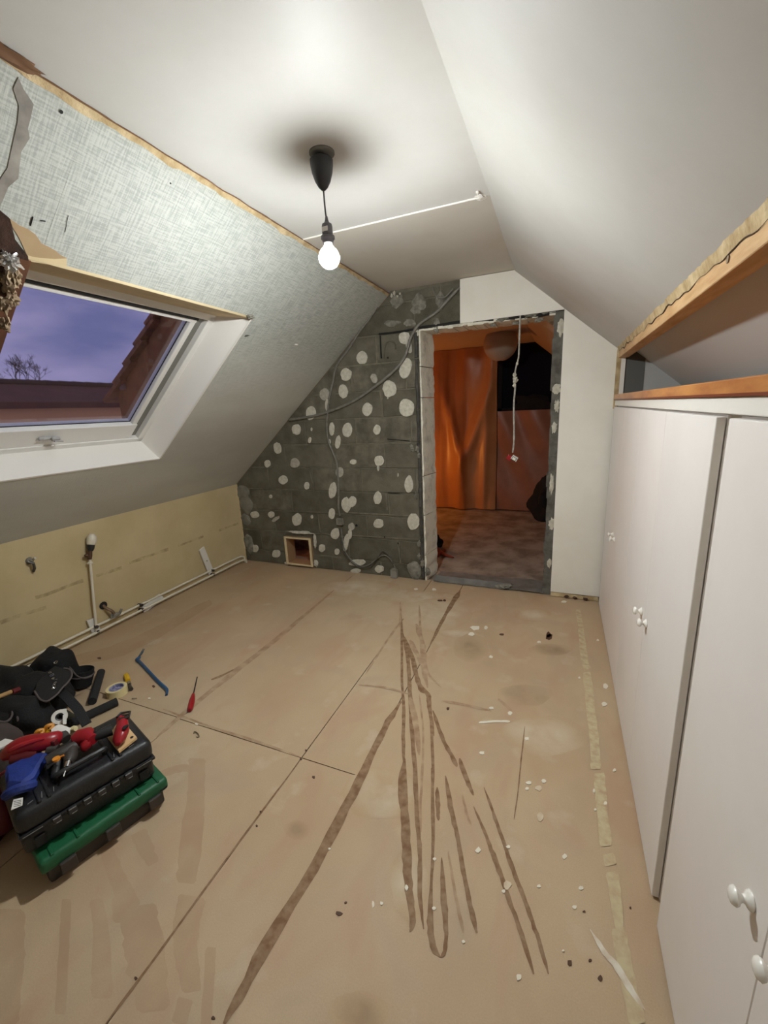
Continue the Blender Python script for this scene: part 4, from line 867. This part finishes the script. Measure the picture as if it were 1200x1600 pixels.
# green lidded case (x along, -y towards the viewer's side)
gt, Ln = case('green_tool_case', 'green-lidded dark tool case lying flat beneath the black hard case', (-1.418,.490,0), (-1.312,.868,0), 0, .12, .29, .06, None, None)
Wd = .29
lb(gt, 'body', m_greybox, (0,.006,.031), (Ln-.03, Wd-.03, .062), .012, True)
lb(gt, 'lid', m_green, (0,0,.088), (Ln, Wd, .05), .016, True, seg=3)
for x_ in (-.13, 0, .14):
    lt = lb(gt, 'latch', m_greybox, (x_,-Wd/2-.002,.052), (.045,.016,.04), .004); 
for x_ in (-.16,-.09,.10,.165): lb(gt, 'lid_rib', m_green, (x_,-Wd/2+.03,.114), (.008,.05,.006), .002)
lb(gt, 'lid_slot', m_dark, (Ln/2-.02,-Wd/2+.001,.078), (.026,.006,.006), .001)
# black hard case on top of it
bt, Lb = case('black_hard_case', 'black ribbed hard case stacked on the green-lidded case', (-1.468,.480,0), (-1.345,.862,0), .114, .28, .27, .2, None, None)
Wb = .27
lb(bt, 'body', m_blackcase, (0,.004,.042), (Lb-.012, Wb-.012, .082), .024, True, seg=3)
lb(bt, 'lid', m_blackcase, (0,0,.124), (Lb, Wb, .078), .032, True, seg=5)
for x_ in (-.13,-.105,.075,.10): lb(bt, 'lid_rib', m_blackcase, (x_,-.05,.164), (.010,.15,.008), .003)
for i in range(6):
    x_ = -.105+.042*i; h_ = lb(bt, 'hinge', mat('hinge_grey', S(46,46,48), .45), (x_,-Wb/2-.005,.084), (.024,.014,.024), .004); lb(h_, 'worn_lit_edge', m_greyed, (x_,-Wb/2-.0115,.0935), (.02,.003,.003), .0005); lb(h_, 'lower_edge', m_greyed, (x_+.003,-Wb/2-.0115,.076), (.014,.0025,.0025), .0005)
lb(bt, 'rim', m_blackcase, (0,0,.086), (Lb-.004, Wb+.004, .012), .004)
for x_ in (-.165,.158): lb(bt, 'rim_highlight', m_greyed, (x_,-Wb/2-.0045,.088), (.05,.001,.0018), 0)  # highlights painted on the rim in the same grey as the wear
for x_ in (-.15,.15): lb(bt, 'corner_recess', m_dark, (x_*1.02,-Wb/2+.002,.04), (.03,.004,.035), .002)
b = B(); tube(b, smoothpath([(-.075,-.06,.155),(-.078,-.075,.185),(-.06,-.085,.195),(.05,-.085,.195),(.068,-.075,.185),(.065,-.06,.155)], 4), .009, 8); hd = obj('handle', b, m_black, bt, local=True, smooth=True)
for (x_,y_,l_,a_) in [(-.12,-.095,.03,80),(-.09,-.10,.022,80),(.085,-.10,.028,75),(.11,-.09,.02,70),(.14,-.105,.018,10),(-.15,-.1,.016,20)]:
    lb(bt, 'scuff_mark', m_greyed, (x_,y_,.1635), (l_,.0018,.001), 0, rot=Matrix.Rotation(math.radians(a_), 3, 'Z'))
TZ = .282
# wooden board scrap
b = B(); prism(b, [fl(*q, TZ+.010) for q in [(168,1152),(188,1122),(214,1152),(186,1174)]], (0,0,1), .008)
wbd = thing('wood_offcut', 'pale square wood offcut under the red tool on the black case', 'wood', fl(190,1148,TZ)); obj('plate', b, mat('ply', S(222,188,140), .7, S(206,170,120), 8), wbd)
b = B(); lathe(b, [(0,.002),(.006,.001),(.006,0)], fl(206,1152,TZ+.0105), seg=8); obj('drill_hole', b, m_dark, wbd)
# reciprocating saw
z_ = TZ+.045
sw = thing('reciprocating_saw', 'red and black power saw with steel shoe lying on the wood offcut', 'power tool', fl(160,1150,TZ))
b = B(); tube(b, [fl(112,1158,z_), fl(122,1153,z_), fl(136,1150,z_), fl(146,1156,z_)], [.016,.028,.030,.018], 12); blob(b, fl(135,1164,z_-.01), (.016,.02,.022), amp=.3, sub=2); obj('motor_housing', b, m_red, sw, smooth=True)
b = B(); tube(b, [fl(140,1153,z_), fl(158,1147,z_), fl(175,1140,z_)], [.016,.018,.020], 12); tube(b, [fl(149,1147,z_+.01), fl(152,1138,z_+.01)], [.01,.008], 8); obj('grip', b, m_black, sw, smooth=True)
b = B(); tube(b, [fl(186,1120,z_+.01), fl(191,1130,z_+.005), fl(190,1144,z_-.005), fl(186,1156,z_-.012), fl(184,1163,z_-.016)], [.012,.022,.028,.024,.010], 12, sy=.8); obj('front_housing', b, m_red, sw, smooth=True)
b = B(); blob(b, fl(196,1136,z_+.02), (.008,.012,.006), amp=.2, sub=2); obj('vent_slot', b, m_dark, sw)
b = B(); 
for q0, q1, r_0 in [((183,1121),(190,1114),.006),((190,1114),(203,1112),.004),((203,1112),(201,1121),.004),((201,1121),(186,1124),.006),((190,1118),(200,1116),.003)]: tube(b, [fl(*q0,z_+.02), fl(*q1,z_+.02)], r_0, 6)
obj('steel_shoe', b, m_dksteel, sw, smooth=True)
# long red body
rb = thing('cordless_drill', 'glossy red elongated drill body lying at the back of the black case', 'power tool', fl(55,1165,TZ))
z_ = TZ+.040
b = B(); tube(b, smoothpath([fl(8,1180,z_-.02), fl(25,1170,z_), fl(50,1162,z_+.008), fl(75,1158,z_+.01), fl(97,1150,z_)], 3), [.020,.024,.028,.031,.033,.033,.032,.031,.030,.029,.027,.024,.016], 14); obj('housing', b, m_red, rb, smooth=True)
b = B(); tube(b, [fl(75,1172,z_-.012), fl(90,1172,z_-.018)], [.02,.018], 10); tube(b, [fl(97,1150,z_), fl(104,1155,z_-.005)], [.02,.016], 10); obj('grip', b, m_greybox, rb, smooth=True)
b = B(); tube(b, smoothpath([fl(12,1176,z_+.006), fl(28,1167,z_+.022), fl(52,1158,z_+.032), fl(70,1154,z_+.034)], 4), [.004,.007,.009,.010,.010,.010,.010,.009,.009,.008,.006,.005,.003], 8); obj('highlight_ridge', b, mat('red_highlight', S(176,40,48), .25), rb, smooth=True)  # lighter red ridge: the highlight on the housing, put into the colour
b = B(); tube(b, [fl(6,1184,z_-.022), fl(10,1179,z_-.018)], [.020,.023], 12); obj('end_cap', b, m_black, rb, smooth=True)
b = B(); box(b, fl(86,1160,z_+.004), (.02,.03,.03), Matrix.Rotation(.5,3,'Z'), bev=.006); obj('vent_block', b, m_redd, rb, smooth=True)
b = B(); tube(b, [fl(20,1186,z_-.018), fl(45,1182,z_-.018), fl(60,1179,z_-.018)], [.02,.024,.02], 10); obj('base', b, m_redd, rb, smooth=True)
# blue pouch
b = B(); 
P4 = [fl(12,1208,TZ+.0), fl(52,1188,TZ), fl(78,1186,TZ), fl(56,1222,TZ), fl(36,1240,TZ), fl(12,1240,TZ)]
prism(b, [p+Vector((0,0,.035)) for p in P4], (0,0,1), .03, inset=.01); bmesh.ops.subdivide_edges(b, edges=b.edges[:], cuts=4, use_grid_fill=True)
for v_ in b.verts: v_.co += Vector((0,0,.014*noise.noise(v_.co*22)))
bp_ = thing('blue_pouch', 'crumpled blue fabric pouch on the left end of the black case', 'pouch', fl(35,1220,TZ)); obj('fabric', b, m_blue, bp_, smooth=True)
b = B(); tube(b, smoothpath([fl(10,1243,TZ+.02), fl(20,1236,TZ+.035), fl(38,1230,TZ+.035), fl(52,1226,TZ+.02)], 3), .016, 8); obj('flap', b, m_blue, bp_, smooth=True)
b = B(); prism(b, [fl(*q, TZ+.016) for q in [(21,1249),(36,1246),(35,1258),(17,1266)]], (0,0,1), .001); lab_ = obj('care_label', b, mat('paper_white', S(232,228,222), .7), bp_)
b = B()
for i in range(4): prism(b, [fl(*q, TZ+.0168) for q in [(21.5,1252+i*2.6),(33,1249.6+i*2.5),(33,1250.4+i*2.5),(21.3,1252.8+i*2.6)]], (0,0,1), .0004)
obj('print', b, mat('print_grey', S(90,90,90), .8), lab_)
# impact driver with shiny chuck
im = thing('impact_driver', 'dark grey cordless driver with shiny chuck and orange ring near the case handle', 'power tool', fl(95,1190,TZ)); z_ = TZ+.035
b = B(); tube(b, [fl(72,1190,z_), fl(88,1182,z_), fl(104,1176,z_), fl(118,1166,z_)], [.018,.022,.026,.020], 12); tube(b, [fl(112,1172,z_), fl(110,1184,z_), fl(106,1192,z_)], [.020,.020,.013], 12); obj('housing', b, m_greybox, im, smooth=True)
b = B(); lathe(b, [(.006,-.004),(.011,-.004),(.011,.004),(.006,.004)], fl(88,1186,z_+.02), seg=14); tube(b, [fl(91,1184,z_+.02), fl(100,1180,z_+.024)], .003, 6); obj('ring', b, m_orange, im, smooth=True)
b = B(); tube(b, [fl(107,1190,z_), fl(104,1200,z_-.004)], [.012,.009], 12); obj('chuck', b, m_steel, im, smooth=True)
b = B(); tube(b, [fl(104,1200,z_-.004), fl(99,1214,z_-.012)], [.0035,.003], 8); obj('bit', b, m_steel, im, smooth=True)
b = B(); tube(b, [fl(74,1204,z_-.02), fl(90,1196,z_-.02), fl(86,1216,z_-.03)], [.018,.02,.012], 10); obj('battery', b, m_black, im, smooth=True)
# white collar + paper tag, yellow clamps
wt = thing('white_tape_roll', 'small white tape roll standing beside the bag, its loose end hanging', 'tape', fl(93,1122,TZ-.02))
ax = (ray(93,1120)*-1).normalized(); b = B(); lathe(b, [(.014,-.009),(.026,-.009),(.027,0),(.026,.009),(.014,.009),(.014,-.009)], fl(93,1120,TZ+.03), aim(ax), 20, closed=False); obj('roll', b, m_plast, wt, smooth=True)
b = B(); lathe(b, [(.009,-.007),(.014,-.009),(.014,.009),(.009,.007)], fl(93,1120,TZ+.03), aim(ax), 16, closed=False); obj('core', b, m_black, wt, smooth=True)
b = B(); prism(b, [fl(*q, TZ+.035) for q in [(98,1108),(104,1107),(104,1131),(98,1132)]], (0,0,1), .002); obj('loose_end', b, m_plast, wt)
b = B(); P4 = [fl(*q, TZ+.04) for q in [(80,1138),(92,1131),(110,1137),(108,1148),(96,1145),(80,1145)]]; prism(b, P4, (0,0,1), .004); obj('white_paper', b, mat('paper_white', S(232,228,222), .7), label='crumpled white paper slip between the red drill and the tape roll', cat='paper')
b = B(); lathe(b, [(0,-.012),(.009,-.01),(.012,0),(.009,.01),(0,.012)], fl(115,1139,TZ+.03), aim((1,.3,.3)), 12); obj('wall_plug', b, m_tape, smooth=True, label='cream rounded plug beside the white paper slip', cat='plug')
for (u,v,a_,l_) in [(60,1146,0,'yellow clamp jaw with a curved grip left of the red body'),(75,1138,1,'orange-yellow clamp lying by the white paper')]:
    t_ = thing('yellow_clamp', l_, 'clamp', fl(u,v,TZ+.02), group='yellow clamps on the case'); b = B()
    tube(b, smoothpath([fl(u-5,v+5,TZ+.03), fl(u-2,v-3,TZ+.05), fl(u+7,v-5,TZ+.045), fl(u+4,v+3,TZ+.035)], 4), [.007]*13, 8); obj('jaw', b, mat('amber_plastic', S(206,140,44), .4), t_, smooth=True)
    b = B(); blob(b, fl(u+2,v+4,TZ+.03), (.010,.012,.008), amp=.4, sub=2, seed=a_); obj('pad', b, m_yellow, t_, smooth=True)
b = B(); prism(b, [fl(*q, TZ+.03) for q in [(-14,1166),(8,1154),(24,1157),(2,1168),(-10,1174)]], (0,0,1), .006); obj('paper_pad', b, mat('paper_white', S(232,228,222), .7), label='white folded sheet at the left end of the tool heap', cat='paper')
# things under / behind the heap at the frame edge
b = B(); blob(b, fl(-14,1262,.10), (.10,.11,.12), amp=.5, seed=41, flat=0, sub=4); obj('dark_red_bag', b, m_redd, smooth=True, label='dark red soft bag on the floor left of the black case', cat='bag')
b = B(); blob(b, fl(-24,1190,.14), (.11,.11,.15), amp=.4, seed=43, flat=0, sub=4); obj('grey_work_jacket', b, mat('brown_grey_cloth', S(70,60,56), .9), smooth=True, label='dark grey-brown work jacket heaped behind the dark red bag', cat='jacket')
b = B(); tube(b, [fl(-20,1300,.08), fl(4,1286,.09), fl(14,1277,.09)], [.012,.014,.010], 8); obj('brown_handle', b, mat('handle_brown', S(150,110,90), .6), smooth=True, label='pale brown wooden handle sticking out of the dark red bag', cat='handle')

# --- tool bag
tbg = thing('tool_bag', 'open black nylon tool bag with grey piping by the heating pipes', 'bag', fl(60,1110))
def bagblob(name, u, v, z, r, sd, m=m_bag, rot=None, amp=.25, par=None): b = B(); blob(b, fl(u,v,z), r, rot, amp=amp, seed=sd, flat=0.0, sub=4, f=1.6); return obj(name, b, m, par or tbg, smooth=True)
bagblob('body', 60, 1090, .08, (.16,.13,.13), 1)
bagblob('side_panel', 10, 1075, .09, (.22,.11,.12), 2)
bagblob('lower_body', 40, 1128, .10, (.15,.10,.12), 3)
bagblob('front_pocket', 15, 1125, .12, (.14,.08,.10), 4)
bagblob('shoulder', 85, 1045, .10, (.11,.10,.12), 6)
# cup shaped pocket at the right end
cc = fl(128,1046,.10); b = B(); lathe(b, [(.030,-.10),(.046,-.09),(.056,-.04),(.058,0),(.055,.002),(.052,-.02),(.04,-.07),(0,-.075)], cc, Matrix.Rotation(math.radians(-12), 3, 'X'), 24, closed=False); cup = obj('round_pocket', b, m_bag, tbg, smooth=True)
b = B(); R3 = Matrix.Rotation(math.radians(-12), 3, 'X'); tube(b, [cc+R3 @ Vector((.058*math.cos(a), .058*math.sin(a), -.028)) for a in [2*PI*i/30 for i in range(31)]], .0035, 6, caps=False); obj('piping', b, m_piping, cup, smooth=True)
# flap with scalloped piped edge
FL = [(54,1080),(62,1092),(72,1096),(80,1092),(90,1084),(98,1074),(106,1066),(112,1056),(110,1047),(100,1044),(86,1040),(70,1052),(58,1066)]
def zf(i): return .205
b = B(); prism(b, [fl(*q, .205) for q in FL], (0,0,1), .006, inset=.002); fp = obj('flap', b, mat('nylon_flap', S(30,30,32), .8, bump=.3, bscale=150), tbg)
b = B(); tube(b, smoothpath([fl(*q, .207) for q in FL[:10]], 4), .0042, 8); obj('piping', b, m_piping, fp, smooth=True)
b = B(); tube(b, smoothpath([fl(*q, .20) for q in [(-6,1126),(8,1128),(18,1120),(20,1105),(23,1096)]], 4), .0045, 8); obj('piping', b, m_piping, tbg, smooth=True)
b = B(); tube(b, smoothpath([fl(*q, .19) for q in [(23,1096),(26,1112),(28,1126)]], 4), .004, 8); obj('piping', b, m_piping, tbg, smooth=True)
b = B(); tube(b, smoothpath([fl(*q, .12) for q in [(104,1038),(112,1046),(120,1056),(132,1060),(144,1056)]], 4), .004, 8); obj('piping', b, m_piping, tbg, smooth=True)
b = B(); P_ = [fl(*q, .17) for q in [(92,1078),(104,1086),(118,1094),(128,1102)]]
for i in range(3):
    d = (P_[i+1]-P_[i]).normalized(); s2 = d.cross(Vector((0,0,1))).normalized()*.02
    if i == 0: prev = [b.verts.new(P_[0]+s2), b.verts.new(P_[0]-s2), b.verts.new(P_[0]-s2-Vector((0,0,.006))), b.verts.new(P_[0]+s2-Vector((0,0,.006)))]; b.faces.new(prev)
    off = Vector((0,0,[-.01,-.045,-.10][i])); cur = [b.verts.new(P_[i+1]+s2+off), b.verts.new(P_[i+1]-s2+off), b.verts.new(P_[i+1]-s2+off-Vector((0,0,.006))), b.verts.new(P_[i+1]+s2+off-Vector((0,0,.006)))]
    for j in range(4): b.faces.new((prev[j],prev[(j+1)%4],cur[(j+1)%4],cur[j]))
    prev = cur
b.faces.new(prev); obj('strap', b, mat('webbing', S(30,30,32), .8, bump=.4, bscale=200), tbg)
# chain and rings
lk = [(78,1051),(81,1055),(83,1060),(87,1062),(86,1067),(84,1071),(84,1075)]
for i, q in enumerate(lk):
    b = B(); c_ = fl(*q, .216); R4 = Matrix.Rotation(i*1.3, 3, 'Z') @ Matrix.Rotation(.7*(i%2), 3, 'X'); tube(b, [c_+R4 @ Vector((.008*math.cos(a), .005*math.sin(a), 0)) for a in [2*PI*j/12 for j in range(13)]], .0016, 6, caps=False); obj('chain_link', b, m_steel, tbg, smooth=True)
for q, zz_ in [((20,1096),.215), ((87,1035),.215), ((58,1032),.16)]:
    b = B(); c_ = fl(*q, zz_); tube(b, [c_+Vector((.010*math.cos(a), .007*math.sin(a), .003*math.sin(a))) for a in [2*PI*j/14 for j in range(15)]], .0022, 6, caps=False); obj('metal_ring', b, m_steel, tbg, smooth=True)
hm = thing('hammer', 'wooden handled tool with a red collar in the black bag', 'hammer', fl(15,1085,.18))
b = B(); tube(b, [fl(-12,1092,.235), fl(5,1086,.235), fl(20,1080,.23)], [.009,.010,.010], 8); obj('handle', b, mat('ash_handle', S(190,150,96), .6), hm, smooth=True)
b = B(); tube(b, [fl(19,1081,.232), fl(30,1077,.225)], [.013,.012], 8); obj('collar', b, m_redd, hm, smooth=True)
b = B(); prism(b, [fl(*q, .03) for q in [(18,1040),(47,1029),(50,1040),(30,1046)]], (0,0,1), .02); obj('wood_scrap', b, m_darkwood, label='dark brown wood scrap leaning behind the black tool bag', cat='wood')
# black foam tubes
for pts, l_ in [([(158,1050),(152,1070),(144,1096)], 'black foam tube pointing towards the wall beside the tape roll'), ([(183,1096),(160,1107),(128,1122),(108,1132)], 'black foam tube lying slanted before the tape roll')]:
    z_ = .021; b = B(); tube(b, [fl(*q, z_) for q in pts], .0205, 14, caps=True)
    b2 = obj('foam_tube', b, mat('black_foam', S(36,36,37), .9, bump=.3, bscale=120), smooth=True, label=l_, cat='tube', group='black foam tubes')
b = B(); tube(b, [fl(*q, .022) for q in [(96,1112),(110,1122),(122,1124)]], [.02,.022,.02], 10); obj('olive_grip', b, mat('dark_olive', S(58,54,40), .8), smooth=True, label='dark olive grip between the slanted foam tube and the white tape roll', cat='grip')
# masking tape roll
tp_ = thing('masking_tape', 'roll of cream masking tape lying flat on the floor', 'tape', fl(185,1084)); c_ = fl(184,1084,0); c_.z = 0
b = B(); lathe(b, [(.036,.003),(.05,.0),(.05,.040),(.036,.040),(.036,.003)], c_, seg=32, closed=False); obj('roll', b, m_tape, tp_, smooth=True)
b = B(); lathe(b, [(.0325,.004),(.036,.004),(.036,.039),(.0325,.039),(.0325,.004)], c_, seg=32, closed=False); obj('core', b, m_tapein, tp_, smooth=True)
b = B(); lathe(b, [(0,.022),(.0325,.022),(.0325,.019),(0,.019)], c_, seg=24, closed=False); obj('core_label', b, m_tapein, tp_)
# yellow knife
ky = thing('utility_knife', 'small yellow handled cutter lying beyond the masking tape', 'knife', fl(199,1066))
b = B(); tube(b, [fl(197,1055,.012), fl(200,1064,.012)], [.014,.014], 8); obj('handle', b, m_yellow, ky, smooth=True)
b = B(); tube(b, [fl(201,1066,.012), fl(202.5,1070,.012)], .010, 10); obj('ferrule', b, m_steel, ky, smooth=True)
b = B(); tube(b, [fl(202,1071,.011), fl(205,1077,.011)], [.009,.011], 8); obj('end_cap', b, m_greybox, ky, smooth=True)
# blue pry bar
pb = thing('pry_bar', 'blue steel pry bar with hooked ends lying on the floor', 'pry bar', fl(237,1052))
P_ = smoothpath([fl(219,1027,.012), fl(213,1030,.014), fl(218,1034,.010), fl(232,1049,.009), fl(246,1064,.009), fl(257,1074,.010), fl(261,1079,.010), fl(260,1086,.006)], 3)
b = B(); tube(b, P_, .011, 8, sy=.6); obj('bar', b, m_bluem, pb, smooth=True)
for dx in (-.5, 1.5):
    b = B(); tube(b, [fl(216,1027,.014), fl(221+dx,1020,.024), fl(224+dx,1014,.034)], [.008,.007,.003], 6, sy=.6); obj('claw', b, mat('blue_grey_steel', S(70,88,100), .4), pb, smooth=True)
# red screwdriver
sd = thing('screwdriver', 'red handled screwdriver lying alone on the floor', 'screwdriver', fl(300,1095))
b = B(); tube(b, [fl(296,1110,.013), fl(297.5,1106,.013), fl(300,1095,.013), fl(301.5,1088,.012), fl(302,1085,.011)], [.010,.0145,.0145,.011,.008], 10); obj('handle', b, m_red, sd, smooth=True)
b = B(); tube(b, [fl(302,1085,.010), fl(308,1058,.007)], [.0035,.003], 8); obj('shaft', b, m_dksteel, sd, smooth=True)
# bent clip and nail
b = B(); tube(b, smoothpath([fl(303,1146,.005), fl(304,1143,.005), fl(309,1146,.005), fl(311,1151,.005), fl(307,1151,.005)], 4), .0022, 6); obj('bent_clip', b, mat('clip_brass', S(110,96,70), .5), smooth=True, label='tiny bent metal clip on the floor right of the case', cat='clip')
b = B(); tube(b, [fl(206,1092,.004), fl(214,1091,.003)], [.004,.0012], 6); obj('nail', b, m_steel, smooth=True, label='short nail on the floor by the masking tape', cat='nail')
